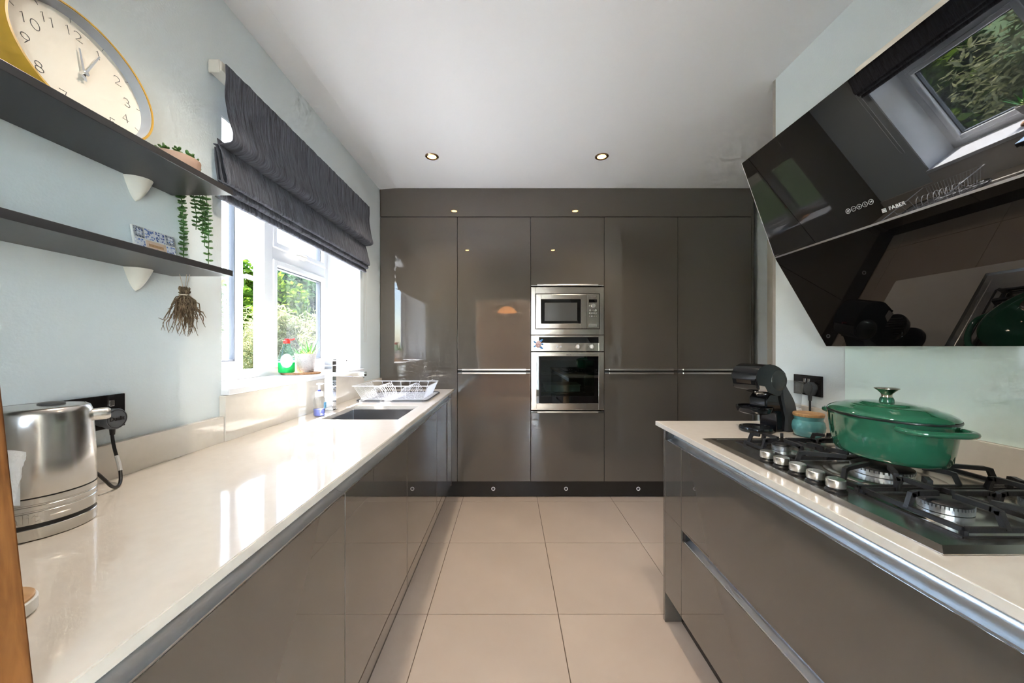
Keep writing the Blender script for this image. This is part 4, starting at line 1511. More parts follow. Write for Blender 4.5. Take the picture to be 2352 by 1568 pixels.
tmats = [tile_mat('blue_tile', (0.05, 0.09, 0.30), (0.62, 0.66, 0.74), 170), tile_mat('slate_tile', (0.07, 0.09, 0.16), (0.36, 0.38, 0.42), 220), tile_mat('pale_blue_tile', (0.12, 0.20, 0.48), (0.70, 0.72, 0.76), 140)]
cw, chh = W_ / 4, H_ / 3
for rI in range(3):
    for cI in range(4):
        if rI in (0, 1) and cI in (1, 2):
            continue
        u0, v0 = cI * cw + 0.0022, rI * chh + 0.0022
        b = B(); prism(b, [(u0, v0), (u0 + cw - 0.0044, v0), (u0 + cw - 0.0044, v0 + chh - 0.0044), (u0, v0 + chh - 0.0044)], 0, 0.0015, lambda u, v, a: tpt(u, v, a))
        o = obj('tile', b, tmats[(rI * 2 + cI) % 3 if not (rI == 2 and cI == 0) else 1], tpic)
        # a light rosette in each tile
        b = B()
        for k in range(4):
            a0 = k * PI / 2 + PI / 4
            ctr = (u0 + cw / 2 - 0.0015 + 0.006 * math.cos(a0), v0 + chh / 2 - 0.0015 + 0.006 * math.sin(a0))
            prism(b, [(ctr[0] + 0.0042 * math.cos(q * PI / 4), ctr[1] + 0.0042 * math.sin(q * PI / 4)) for q in range(8)], 0.0015, 0.0018, lambda u, v, a: tpt(u, v, a))
        obj('rosette', b, tmats[2 if (rI + cI) % 2 else 0], o)
u0, v0, u1, v1 = cw + 0.0015, 0.0015, 3 * cw - 0.0015, 2 * chh - 0.0015
b = B(); prism(b, [(u0, v0), (u1, v0), (u1, v1), (u0, v1)], 0, 0.0015, lambda u, v, a: tpt(u, v, a)); sc_o = obj('scene_tile', b, mat('peach_scene', (0.66, 0.50, 0.38), 0.4, var=0.12, vscale=60), tpic)
for (ua, ub, va, vb, col) in ((0.008, 0.018, 0.01, 0.040, (0.30, 0.20, 0.30)), (0.022, 0.032, 0.012, 0.046, (0.62, 0.42, 0.42)), (0.036, 0.046, 0.01, 0.040, (0.24, 0.30, 0.50)), (0.006, 0.050, 0.048, 0.056, (0.48, 0.28, 0.14)), (0.040, 0.050, 0.004, 0.014, (0.55, 0.12, 0.10))):
    b = B(); prism(b, [(u0 + ua, v0 + va), (u0 + ub, v0 + va), (u0 + ub, v0 + vb), (u0 + ua, v0 + vb)], 0.0015, 0.0019, lambda u, v, a: tpt(u, v, a))
    obj('scene_patch', b, mat('scene_paint', col, 0.5, var=0.2, vscale=150), sc_o)

# ------------------------------------------------------------------ dried roots under the lower shelf
RX, RY = -0.985, 1.095
dr_ = thing('dried_root_bunch', 'bunch of dried brown roots hanging on string under the lower shelf', 'dried roots', (RX, RY, ZL0))
rnd = random.Random(5)
b = B()
for (dx, dy) in ((-0.012, -0.004), (0.004, 0.002), (0.010, 0.006)):
    tube(b, [(RX + dx, RY + dy, ZL0), (RX + dx * 0.5, RY + dy * 0.5, ZL0 - 0.03), (RX + dx * 0.2, RY, ZL0 - 0.055)], 0.0008, 5)
obj('string', b, 'twine', dr_)
b = B()
for k in range(110):
    a = rnd.uniform(0, 2 * PI)
    sp1 = rnd.uniform(0.003, 0.009)
    sp2 = rnd.uniform(0.004, 0.030) if rnd.random() < 0.85 else rnd.uniform(0.03, 0.05)
    ln = rnd.uniform(0.035, 0.125)
    z0_ = ZL0 - 0.045 + rnd.uniform(-0.012, 0.008)
    c_, s_ = math.cos(a), math.sin(a)
    p = [Vector((RX + c_ * sp1 * 1.7, RY + s_ * sp1 * 1.7, z0_)), Vector((RX + c_ * sp1, RY + s_ * sp1, ZL0 - 0.064))]
    for q in range(1, 6):
        t_ = q / 5
        j_ = 0.006
        p.append(Vector((RX + c_ * (sp1 + sp2 * t_ ** 0.7) + rnd.uniform(-j_, j_), RY + s_ * (sp1 + sp2 * t_ ** 0.7) + rnd.uniform(-j_, j_), ZL0 - 0.064 - ln * t_ + rnd.uniform(-j_, j_))))
    tube(b, smooth_path(p, 2), [0.0016] * 7 + [0.0015, 0.0014, 0.0012, 0.001, 0.0009, 0.0005], 4)
    if rnd.random() < 0.5:
        m_ = p[rnd.randint(2, 5)]
        tube(b, [m_, m_ + Vector((rnd.uniform(-.018, .018), rnd.uniform(-.012, .012), rnd.uniform(-.014, .008)))], [0.0012, 0.0005], 4)
ro = obj('roots', b, 'root', dr_)
ro['kind'] = 'stuff'
b = B(); tube(b, [(RX + 0.0125 * math.cos(2 * PI * k / 16), RY + 0.0125 * math.sin(2 * PI * k / 16), ZL0 - 0.064) for k in range(16)], 0.002, 6, closed=True); obj('tie', b, 'twine', dr_)

# ------------------------------------------------------------------ kettle
KX, KY, KR = -0.905, 0.694, 0.0745
ke = thing('kettle', 'brushed steel electric kettle on the left worktop', 'kettle', (KX, KY, ZW))
b = B(); lathe(b, [(0, 0.0005), (KR - 0.002, 0.0005), (KR, 0.002), (KR, 0.021), (KR - 0.001, 0.022), (0, 0.022)], 64, KX, KY, ZW); obj('power_base', b, 'steel', ke, True)
b = B(); lathe(b, [(KR - 0.0015, 0.022), (KR - 0.0015, 0.029)], 64, KX, KY, ZW); obj('base_seam', b, 'blackplastic', ke, True)
b = B(); lathe(b, [(KR - 0.001, 0.029), (KR, 0.030), (KR, 0.050), (KR - 0.0012, 0.051), (KR - 0.0012, 0.053), (KR, 0.054), (KR, 0.061), (KR - 0.0012, 0.062), (KR - 0.0012, 0.064), (KR, 0.065), (KR, 0.075)], 64, KX, KY, ZW); band = obj('lower_band', b, 'steel', ke, True, angle=20)
b = B(); lathe(b, [(KR - 0.001, 0.075), (KR - 0.001, 0.0775)], 64, KX, KY, ZW); obj('body_seam', b, 'blackplastic', ke, True)
b = B(); lathe(b, [(KR - 0.0005, 0.0775), (KR, 0.079), (KR - 0.001, 0.14), (KR - 0.004, 0.20), (KR - 0.006, 0.222), (KR - 0.009, 0.230), (KR - 0.014, 0.2335), (KR - 0.016, 0.2338)], 64, KX, KY, ZW); obj('body', b, 'steel', ke, True)
b = B(); lathe(b, [(KR - 0.016, 0.2325), (KR - 0.017, 0.2335), (0.02, 0.2355), (0, 0.236)], 48, KX, KY, ZW); ld = obj('lid', b, 'steel', ke, True)
b = B(); lathe(b, [(0.018, 0.0), (0.018, 0.003), (0.015, 0.005), (0, 0.005)], 24, KX + 0.012, KY + 0.01, ZW + 0.2345); obj('lid_button', b, 'greyplastic', ld, True)
# embossed name on the lower band and raised bars
bt = text_bm('Dualit', 0.024, (0, 0, 0), (1, 0, 0), (0, 0, 1), 0.0012, spacing=1.1)
ac = math.atan2(-0.79, 0.61) - 0.18
for v in bt.verts:
    an = ac + v.co.x / KR
    rr_ = KR + 0.0002 - v.co.y
    v.co = Vector((KX + rr_ * math.cos(an), KY + rr_ * math.sin(an), ZW + 0.040 + v.co.z))
obj('lettering', bt, 'steel', band)
b = B()
for (da0, da1) in ((-0.95, -0.58), (0.60, 0.95)):
    pts = [(KX + (KR + 0.0006) * math.cos(ac + da0 + (da1 - da0) * k / 8), KY + (KR + 0.0006) * math.sin(ac + da0 + (da1 - da0) * k / 8), ZW + 0.040) for k in range(9)]
    tube(b, pts, 0.0012, 5)
obj('raised_bar', b, 'steel', band)
# handle stub
hd = Vector((0.62, 0.78, 0))
b = B(); p0 = Vector((KX, KY, ZW + 0.207)) + hd * (KR - 0.012); p1 = p0 + hd * 0.031
tube(b, [p0, p0 + hd * 0.024, p0 + hd * 0.028, p1], [0.0125, 0.0125, 0.0115, 0.009], 24); obj('handle', b, 'alu_w', ke, True)

# left socket with kettle plug
sl = thing('wall_socket', 'black nickel double wall socket behind the kettle', 'socket', (XL, 0.915, 1.024))
b = B(); box(b, XL + 0.0005, XL + 0.007, 0.842, 0.988, 1.024, 1.112, 0.002); obj('plate', b, 'dkchrome', sl)
for y in (0.878, 0.952):
    b = B(); box(b, XL + 0.006, XL + 0.0078, y - 0.026, y + 0.026, 1.032, 1.074, 0.002); obj('socket_insert', b, 'blackplastic', sl)
    b = B(); box(b, XL + 0.006, XL + 0.0105, y - 0.006, y + 0.006, 1.082, 1.098, 0.001); obj('switch', b, 'chrome', sl)
M['plugplastic'] = mat('mid_grey_plastic', (0.13, 0.14, 0.155), 0.5, bump=0.03, bscale=250)
pg = thing('kettle_plug', 'round dark grey plug with cable feeding the kettle', 'plug', (XL + 0.03, 0.931, 1.05))


def disc_x(bm, prof, x, y, z, seg=32):
    t_ = B(); lathe(t_, prof, seg)
    bmesh.ops.rotate(t_, verts=t_.verts, cent=(0, 0, 0), matrix=Matrix.Rotation(PI / 2, 3, 'Y'))
    bmesh.ops.translate(t_, verts=t_.verts, vec=(x, y, z))
    join_bm(bm, t_)


b = B(); disc_x(b, [(0, 0), (0.020, 0), (0.020, 0.014), (0.024, 0.018), (0.0265, 0.024), (0.0265, 0.036), (0.025, 0.038), (0, 0.038)], XL + 0.008, 0.931, 1.053); pb = obj('plug_body', b, 'plugplastic', pg, True)
b = B(); tube(b, [(XL + 0.0465, 0.931 + 0.0225 * math.cos(2 * PI * k / 40), 1.053 + 0.0225 * math.sin(2 * PI * k / 40)) for k in range(40)], 0.0006, 4, closed=True); obj('face_ring', b, 'blackplastic', pb)
b = text_bm('Dualit', 0.0145, (XL + 0.0464, 0.931, 1.053), (0, 1, 0), (0, 0, 1), 0.0003, offset=0.0003); obj('lettering', b, 'blackplastic', pb)
cab = smooth_path([(XL + 0.034, 0.931, 1.030), (XL + 0.034, 0.931, 1.005), (XL + 0.042, 0.930, 0.97), (XL + 0.062, 0.922, 0.935), (XL + 0.083, 0.905, 0.905), (XL + 0.096, 0.886, 0.8965), (XL + 0.104, 0.866, 0.904), (XL + 0.108, 0.846, 0.928), (XL + 0.110, 0.822, 0.955), (XL + 0.114, 0.80, 0.952), (XL + 0.118, 0.785, 0.93)], 6)
b = B(); tube(b, cab, 0.0036, 10); cb = obj('cable', b, 'blackplastic', pg, True)
b = B(); tube(b, [(XL + 0.034, 0.931, 1.032), (XL + 0.034, 0.931, 1.012)], [0.0065, 0.005], 12); obj('strain_relief', b, 'blackplastic', pg, True)
b = B(); tube(b, [Vector(cab[14]), Vector(cab[17]), Vector(cab[20])], 0.0045, 10); obj('cable_label', b, 'lightprint', cb)

# kitchen roll, leaning board, small lidded dish at the near left
kr = thing('kitchen_roll', 'white kitchen roll with a torn loose sheet in front of the kettle', 'kitchen roll', (-0.775, 0.475, ZW))
b = B(); lathe(b, [(0.018, 0.001), (0.054, 0.001), (0.055, 0.004), (0.055, 0.222), (0.054, 0.225), (0.018, 0.225), (0.018, 0.001)], 40, -0.775, 0.475, ZW); obj('roll', b, 'paper', kr, True)
b = B()
rnd = random.Random(2)
rows = []
for k in range(30):
    z = 1.003 + 0.080 * k / 29
    row = []
    for q in range(6):
        t_ = q / 5
        x = -0.775 + 0.059 * t_
        y = 0.5295 + 0.004 * math.sin(t_ * 3) + 0.006 * t_
        if q == 5:
            x += rnd.uniform(-0.0018, 0.0012) - 0.020 * (1 - k / 29)
        row.append(b.verts.new((x, y, z + 0.006 * (1 - t_) * (k / 29))))
    rows.append(row)
for a, c in zip(rows, rows[1:]):
    for q in range(5):
        b.faces.new((a[q], a[q + 1], c[q + 1], c[q]))
bmesh.ops.solidify(b, geom=b.faces[:], thickness=0.0004)
obj('loose_sheet', b, 'paper', kr)
bd = thing('chopping_board', 'brown wooden board leaning at the near end of the worktop', 'chopping board', (-0.52, 0.36, ZW))
b = B()
poly = [(-0.4735, ZW + 0.001), (-0.5135, ZW + 0.36), (-0.535, ZW + 0.358), (-0.495, ZW + 0.001)]
prism(b, poly, 0.10, 0.362, lambda u, v, a: (u, a, v))
bmesh.ops.bevel(b, geom=b.edges[:], offset=0.003, segments=2, affect='EDGES')
obj('board', b, 'oak', bd)
b = B()
prism(b, [(-0.5, ZW + 0.001), (-0.60, ZW + 0.001), (-0.60, ZW + 0.012), (-0.53, ZW + 0.02), (-0.536, ZW + 0.26), (-0.528, ZW + 0.26)], 0.20, 0.22, lambda u, v, a: (u, a, v))
obj('prop_foot', b, 'oak', bd)
ds = thing('lidded_dish', 'low round white dish with a wooden top beside the board', 'dish', (-0.655, 0.452, ZW))
b = B(); lathe(b, [(0, 0.0005), (0.037, 0.0005), (0.040, 0.003), (0.040, 0.018), (0.0385, 0.0195), (0, 0.0195)], 40, -0.655, 0.452, ZW); obj('dish_body', b, 'white', ds, True)
b = B(); lathe(b, [(0.0375, 0.0195), (0.0375, 0.022), (0.036, 0.0232), (0, 0.0235)], 40, -0.655, 0.452, ZW); obj('wooden_top', b, 'bamboo', ds, True)

# ------------------------------------------------------------------ right run
XDR, XWR, YI = 0.700, 0.682, 1.687
b = B(); box(b, XWR, XR - 0.001, YR + 0.002, YI, 0.872, ZW, 0.0018)
tag(obj('worktop', b, 'quartz'), 'cream quartz worktop carrying the gas hob', 'worktop')
b = B(); box(b, XR - 0.021, XR - 0.001, YR + 0.002, YI - 0.004, ZW, 0.985, 0.0012); tag(obj('upstand', b, 'quartz'), 'low cream upstand behind the gas hob', 'upstand', 'cream quartz upstands')
b = B(); box(b, XDR, XR - 0.002, 1.624, 1.642, 0.001, 0.871, 0.001)
tag(obj('end_panel', b, 'gloss'), 'taupe end panel closing the hob run', 'panel')
t = thing('pull_out_unit', 'narrow glossy taupe pull-out unit at the end of the hob run', 'cabinet', (1.0, 1.54, 0.1))
b = B(); box(b, XDR, XDR + 0.02, 1.470 + G, 1.622, ZB, ZG, 0.0012); obj('door', b, 'gloss', t)
b = B(); box(b, XDR + 0.0205, XR - 0.01, 1.471, 1.622, ZB, 0.81); box(b, XDR + 0.05, XR - 0.01, 1.471, 1.622, 0.81, 0.868); obj('body', b, 'carcass', t)
b = B(); gola(b, XDR, -1, 1.4705, 1.60, ZG + 0.004, 0.870); obj('handle_channel', b, 'alu', t, True, angle=25)
b = B(); box(b, XDR + 0.004, XDR + 0.04, 1.60, 1.622, ZG + 0.002, 0.870); obj('channel_stop', b, 'blackplastic', t)
for (y0, y1, lab_) in ((0.470, 1.470, 'wide glossy taupe two-drawer unit under the gas hob'), (YR + 0.003, 0.470, 'glossy taupe two-drawer unit nearest the doorway on the hob side')):
    t = thing('drawer_unit', lab_, 'cabinet', (1.0, (y0 + y1) / 2, 0.1), group='drawer units under the hob worktop')
    b = B(); box(b, XDR, XDR + 0.02, y0 + G, y1 - G, 0.492, ZG, 0.0012); d1_ = obj('drawer_front', b, 'gloss', t)
    b = B(); gola(b, XDR, -1, y0 + 0.0005, y1 - 0.0005, ZG + 0.004, 0.870); obj('handle_channel', b, 'alu', d1_, True, angle=25)
    b = B(); box(b, XDR, XDR + 0.02, y0 + G, y1 - G, ZB, 0.452, 0.0012); d2_ = obj('drawer_front', b, 'gloss', t)
    b = B(); gola(b, XDR, -1, y0 + 0.0005, y1 - 0.022, 0.456, 0.494); obj('handle_channel', b, 'alu', d2_, True, angle=25)
    b = B(); box(b, XDR + 0.006, XDR + 0.04, y1 - 0.0215, y1 - 0.002, 0.452, 0.492); obj('channel_stop', b, 'blackplastic', d2_)
    b = B(); box(b, XDR + 0.05, XR - 0.01, y0 + 0.001, y1 - 0.001, ZB, 0.868); obj('body', b, 'carcass', t)
b = B(); box(b, 0.773, 0.789, YR + 0.002, 1.622, 0.001, ZB - 0.002, 0.001)
tag(obj('plinth', b, 'gloss_dark'), 'dark plinth under the drawer units on the hob side', 'plinth')

# ------------------------------------------------------------------ hob
hx0, hx1, hy0, hy1 = 0.722, 1.232, 0.600, 1.352
hob = thing('gas_hob', 'five-burner stainless steel gas hob with black cast-iron supports', 'hob', ((hx0 + hx1) / 2, (hy0 + hy1) / 2, ZW))
b = B()
o_ = [(hx0, hy0), (hx1, hy0), (hx1, hy1), (hx0, hy1)]
lv_ = [(0.0, 0.0005), (0.0, 0.0025), (0.017, 0.0085), (0.034, 0.0085), (0.036, 0.0075)]
rings = []
for ins, z in lv_:
    rings.append([b.verts.new((x + (ins if x == hx0 else -ins), y + (ins if y == hy0 else -ins), ZW + z)) for x, y in o_])
for a, c in zip(rings, rings[1:]):
    for i in range(4):
        b.faces.new((a[i], a[(i + 1) % 4], c[(i + 1) % 4], c[i]))
b.faces.new(rings[-1]); b.faces.new(rings[0][::-1])
obj('hob_plate', b, 'hobsteel', hob)
ZH = ZW + 0.0076
# black seam round the burner area
b = B()
for (p, q) in (((0.808, 0.642), (0.808, 1.287)), ((0.808, 1.287), (1.200, 1.287)), ((1.200, 1.287), (1.200, 0.642)), ((1.200, 0.642), (0.808, 0.642))):
    bar(b, (*p, ZH + 0.0008), (*q, ZH + 0.0008), 0.005, 0.0022)
obj('seam', b, 'iron', hob)
ZP = ZW + 0.009
kn = None
for k in range(5):
    y = 0.846 + 0.056 * k
    if kn is None:
        b = B(); lathe(b, [(0, 0.012), (0.0185, 0.012), (0.019, 0.013), (0.0185, 0.029), (0.017, 0.0305), (0, 0.031)], 28); kn = obj('knob', b, 'alu_w', hob, True, local=True)
        b = B(); lathe(b, [(0.021, 0), (0.0215, 0.004), (0.019, 0.007), (0.017, 0.008), (0.017, 0.012)], 28); sk_ = obj('knob_skirt', b, 'blackplastic', kn, True, local=True)
        o = kn
    else:
        o = copy_part(kn, hob); copy_part(sk_, o)
    o.location = (0.765 - hob.location.x, y - hob.location.y, ZH - hob.location.z)


def burner(x, y, r, nm):
    t_ = obj('burner', (lambda b: (lathe(b, [(0, 0.0), (r * 1.95, 0.0), (r * 1.9, 0.002), (r * 1.55, 0.003), (r * 1.2, 0.006), (r * 0.9, 0.006), (0, 0.006)], 40, x, y, ZH), b)[1])(B()), 'steel', hob, True)
    b = B()
    n = 44
    for k in range(n):                      # toothed crown
        a0, a1 = 2 * PI * k / n, 2 * PI * (k + 0.72) / n
        vs_ = []
        for (rr, zz) in ((r * 0.93, 0.016), (r, 0.016), (r, 0.022), (r * 0.93, 0.022)):
            for a in (a0, a1):
                vs_.append(b.verts.new((x + rr * math.cos(a), y + rr * math.sin(a), ZH + zz)))
        for q in range(4):
            i, j = 2 * q, 2 * ((q + 1) % 4)
            b.faces.new((vs_[i], vs_[i + 1], vs_[j + 1], vs_[j]))
        b.faces.new([vs_[0], vs_[2], vs_[4], vs_[6]]); b.faces.new([vs_[7], vs_[5], vs_[3], vs_[1]])
    lathe(b, [(r * 0.8, 0.006), (r * 0.98, 0.007), (r, 0.016), (r * 0.9, 0.018), (0, 0.018)], 44, x, y, ZH)
    obj('burner_crown', b, 'alu', t_)
    b = B(); lathe(b, [(0, 0.022), (r * 0.97, 0.022), (r * 0.98, 0.0245), (r * 0.9, 0.027), (0, 0.0275)], 40, x, y, ZH); obj('burner_cap', b, 'iron', t_, True)
    return t_


BN = [(0.878, 1.165, 0.026), (1.100, 1.165, 0.036), (0.985, 0.955, 0.062), (0.895, 0.742, 0.040), (1.105, 0.742, 0.036)]
for x, y, r in BN:
    burner(x, y, r, '')
ZSu = 0.944       # top of the pan supports


def support(x0, x1, y0, y1, fingers, bars):
    b = B()
    zl = ZH + 0.010
    for (p, q) in (((x0, y0), (x1, y0)), ((x1, y0), (x1, y1)), ((x1, y1), (x0, y1)), ((x0, y1), (x0, y0))):
        bar(b, (*p, zl), (*q, zl), 0.007, 0.009)
    for (p, q) in bars:
        bar(b, (*p, zl), (*q, zl), 0.007, 0.009)
    for (fx_, fy_, tx_, ty_, ln) in fingers:
        d = Vector((tx_ - fx_, ty_ - fy_, 0)).normalized()
        p0_ = Vector((fx_, fy_, zl - 0.002)); p1_ = p0_ + d * 0.010; p1_.z = ZSu - 0.008
        p2_ = p1_ + d * 0.010; p2_.z = ZSu - 0.005
        p3_ = p0_ + d * ln; p3_.z = ZSu - 0.005
        bar(b, p0_, p1_ + Vector((0, 0, 0.003)), 0.009, 0.010, d)
        bar(b, p1_ - d * 0.004, p2_, 0.009, 0.010)
        bar(b, p2_ - d * 0.003, p3_, 0.009, 0.010)
    for (fx_, fy_) in ((x0, y0), (x1, y0), (x1, y1), (x0, y1)):
        lathe(b, [(0.006, 0), (0.006, 0.01)], 8, fx_, fy_, ZH)
    o = obj('pan_support', b, 'iron', hob)
    return o


def four(cx_, cy_, x0, x1, y0, y1, rl):
    return [(cx_, y0, cx_, cy_, (cy_ - y0) - rl), (cx_, y1, cx_, cy_, (y1 - cy_) - rl), (x0, cy_, cx_, cy_, (cx_ - x0) - rl), (x1, cy_, cx_, cy_, (x1 - cx_) - rl)]


sx0, sx1 = 0.818, 1.190
support(sx0, sx1, 1.078, 1.252, four(0.878, 1.165, sx0, 0.99, 1.078, 1.252, 0.016) + four(1.100, 1.165, 0.99, sx1, 1.078, 1.252, 0.018)
        + [(0.830, 1.252, 0.875, 1.18, 0.034), (0.945, 1.252, 0.89, 1.18, 0.038), (1.045, 1.252, 1.09, 1.18, 0.038), (1.155, 1.252, 1.11, 1.18, 0.038), (0.945, 1.078, 0.89, 1.15, 0.045), (1.045, 1.078, 1.09, 1.15, 0.045)], [((0.99, 1.078), (0.99, 1.252))])
cxm, cym = 0.985, 0.955
support(sx0, sx1, 0.848, 1.066, [(sx0, 1.03, cxm, cym, 0.11), (sx0, 0.885, cxm, cym, 0.11), (sx1, 1.03, cxm, cym, 0.12), (sx1, 0.885, cxm, cym, 0.12), (0.93, 1.066, cxm, cym, 0.055), (1.05, 1.066, cxm, cym, 0.055), (0.91, 0.848, cxm, cym, 0.060), (1.06, 0.848, cxm, cym, 0.060)], [])
support(sx0, sx1, 0.650, 0.836, four(0.895, 0.742, sx0, 1.0, 0.650, 0.836, 0.016) + four(1.105, 0.742, 1.0, sx1, 0.650, 0.836, 0.018)
        + [(0.960, 0.650, 0.91, 0.72, 0.055), (0.960, 0.836, 0.90, 0.76, 0.05), (1.155, 0.836, 1.11, 0.76, 0.05), (1.155, 0.650, 1.12, 0.71, 0.05)], [((1.0, 0.650), (1.0, 0.836))])

# ------------------------------------------------------------------ casserole
CPX, CPY, CPZ = 1.030, 0.985, ZSu + 0.0015
cs = thing('casserole', 'oval green enamelled casserole with lid on the middle burner', 'casserole', (CPX, CPY, CPZ), math.radians(-104))
SA, SBv = 1.0, 0.735


def oval(prof, seg=72):
    b = B(); lathe(b, prof, seg, 0, 0, 0, SA, SBv)
    return b


RA = 0.155
obj('pot_body', oval([(0, 0), (RA * 0.80, 0), (RA * 0.86, 0.004), (RA * 0.90, 0.014), (RA * 0.93, 0.035), (RA * 0.965, 0.07), (RA * 0.99, 0.100), (RA * 1.0, 0.1035), (RA * 1.0, 0.108), (RA * 0.96, 0.108), (RA * 0.93, 0.06), (RA * 0.85, 0.01), (0, 0.008)]), 'green_enamel', cs, True, True)
obj('rim', oval([(RA * 0.955, 0.1075), (RA * 1.004, 0.1075), (RA * 1.008, 0.110), (RA * 1.004, 0.1125), (RA * 0.955, 0.1125)]), 'darkrim', cs, True, True)
lid = obj('lid', oval([(RA * 0.99, 0.1125), (RA * 0.995, 0.115), (RA * 0.96, 0.120), (RA * 0.86, 0.1275), (RA * 0.72, 0.1325), (RA * 0.70, 0.1345), (RA * 0.60, 0.137), (RA * 0.44, 0.139), (RA * 0.42, 0.141), (RA * 0.3, 0.1425), (0, 0.1435)]), 'green_enamel', cs, True, True)
b = B(); lathe(b, [(0.0155, 0.142), (0.0150, 0.150), (0.0125, 0.156), (0, 0.156)], 28); obj('knob_base', b, 'green_enamel', lid, True, True)
b = B(); lathe(b, [(0.0115, 0.156), (0.0105, 0.160), (0.012, 0.166), (0.020, 0.1745), (0.0255, 0.179), (0.0255, 0.1805), (0.022, 0.1815), (0, 0.1795)], 32); obj('knob', b, mat('aged_steel', (0.50, 0.44, 0.36), 0.2, metal=1, rvar=0.05), lid, True, True)
for s in (1, -1):
    b = B()
    pts = []
    for k in range(25):
        t_ = k / 24
        a = -PI / 2 + PI * t_
        u_ = s * (RA * 0.86 + 0.054 * abs(math.cos(a)) ** 0.5)
        pts.append((u_, 0.062 * math.sin(a), 0.095))
    rings = []
    for k, p in enumerate(pts):
        q0, q1 = Vector(pts[max(k - 1, 0)]), Vector(pts[min(k + 1, 24)])
        d = (q1 - q0).normalized(); sd = d.cross(Vector((0, 0, 1)))
        rings.append([b.verts.new(Vector(p) + sd * 0.0085 * math.cos(2 * PI * i / 10) + Vector((0, 0, 0.0075 * math.sin(2 * PI * i / 10)))) for i in range(10)])
    for a_, c_ in zip(rings, rings[1:]):
        for i in range(10):
            b.faces.new((a_[i], a_[(i + 1) % 10], c_[(i + 1) % 10], c_[i]))
    b.faces.new(rings[0][::-1]); b.faces.new(rings[-1])
    obj('handle', b, 'green_enamel', cs, True, True, angle=60)

# ------------------------------------------------------------------ coffee machine
CMX, CMY = 1.078, 1.500
cmach = thing('coffee_machine', 'glossy black capsule coffee machine with round head', 'coffee machine', (CMX, CMY, ZW))
fd = Vector((-0.97, -0.24, 0)).normalized()          # the way the nozzle faces
sd_ = Vector((0.24, -0.97, 0)).normalized()          # towards the hob
kz = 0.000228


def cmp_(zx, zy, d):       # traced side view -> 3-D
    u_ = (zx - 640) * kz
    return Vector((CMX, CMY, ZW)) - fd * u_ + sd_ * d + Vector((0, 0, max(0.0006, (1350 - zy) * kz)))


def side_shell(outline, half, m, nm, bev=0.008, shift=0.0):
    b = B()
    prism(b, outline, -half + shift, half + shift, cmp_)
    es = [e for e in b.edges if all(len(f.verts) > 4 for f in e.link_faces) or any(len(f.verts) > 4 for f in e.link_faces)]
    bmesh.ops.bevel(b, geom=es, offset=bev, segments=5, affect='EDGES', clamp_overlap=True)
    return obj(nm, b, m, cmach, True, angle=50)


def spl(pts, n=5):
    P = smooth_path([(p[0], p[1], 0) for p in pts], n)
    return [(p.x, p.y) for p in P]


back = spl([(600, 215), (690, 270), (750, 345), (752, 440), (748, 500), (800, 590), (880, 700), (950, 820), (990, 960), (1003, 1120), (1000, 1240), (998, 1349)], 4) + \
    spl([(800, 1349), (800, 1200), (790, 1060), (765, 950), (725, 830), (700, 720), (692, 620), (660, 520), (600, 420)], 4)
side_shell(back, 0.052, 'greyplastic', 'back_shell', 0.010)
inner = [(640, 560), (700, 640), (720, 800), (780, 960), (800, 1100), (800, 1349), (620, 1349), (630, 1180), (650, 1010), (560, 980), (470, 960), (380, 930), (370, 760), (440, 680)]
side_shell(inner, 0.040, 'pianoblack', 'column', 0.006)
head_o = spl([(62, 400), (85, 290), (150, 205), (240, 155), (350, 138), (470, 155), (580, 200), (680, 275), (735, 350), (730, 450), (690, 545), (610, 610)], 4) + spl([(620, 690), (520, 690), (420, 655), (310, 615), (150, 600), (95, 530)], 4)
side_shell(head_o, 0.058, 'pianoblack', 'head', 0.028)
ck = cmp_(572, 425, 0.050)
ax_ = Matrix((-fd, sd_, Vector((0, 0, 1)))).transposed()
b = B(); ball(b, ck, 0.043, 0.020, 0.045, 28, 18, ax_ @ Matrix.Rotation(math.radians(-20), 3, 'Y'))
obj('side_cap', b, mat('satin_black_plastic', (0.03, 0.034, 0.034), 0.22, rvar=0.03), cmach, True, angle=80)
b = B(); prism(b, spl([(105, 300), (150, 225), (215, 180), (235, 195), (170, 245), (125, 320)], 3), -0.030, 0.030, lambda u, v, d: cmp_(u - 8, v - 6, d)); obj('brand_band', b, 'dkchrome', cmach)
b = B(); prism(b, [(66, 400), (210, 370), (235, 430), (82, 480)], -0.034, 0.034, lambda u, v, d: cmp_(u - 3, v, d)); obj('chrome_band', b, 'chrome', cmach)
b = B(); prism(b, [(140, 500), (255, 520), (310, 612), (150, 598)], -0.04, 0.0592, cmp_); obj('front_plate', b, mat('champagne_plastic', (0.42, 0.36, 0.32), 0.25, var=0.03), cmach)
nz = cmp_(500, 700, 0)
b = B(); lathe(b, [(0.019, -0.012), (0.024, -0.004), (0.030, 0.008), (0.030, 0.014)], 28, nz.x, nz.y, nz.z); obj('nozzle', b, 'chrome', cmach, True)
b = B(); tube(b, [cmp_(600, 215, 0.01), cmp_(615, 175, 0.01), cmp_(628, 155, 0.01)], [0.005, 0.0045, 0.004], 10); obj('lever', b, mat('dark_red_plastic', (0.10, 0.012, 0.012), 0.3, var=0.05), cmach, True)
tc_ = cmp_(310, 1000, 0.0)
b = B(); lathe(b, [(0, 0.0), (0.048, 0.0), (0.060, 0.006), (0.064, 0.018), (0.0645, 0.028), (0.061, 0.028), (0.058, 0.020), (0, 0.018)], 44, tc_.x, tc_.y, tc_.z - 0.004); tr = obj('cup_tray', b, 'pianoblack', cmach, True)
b = B()
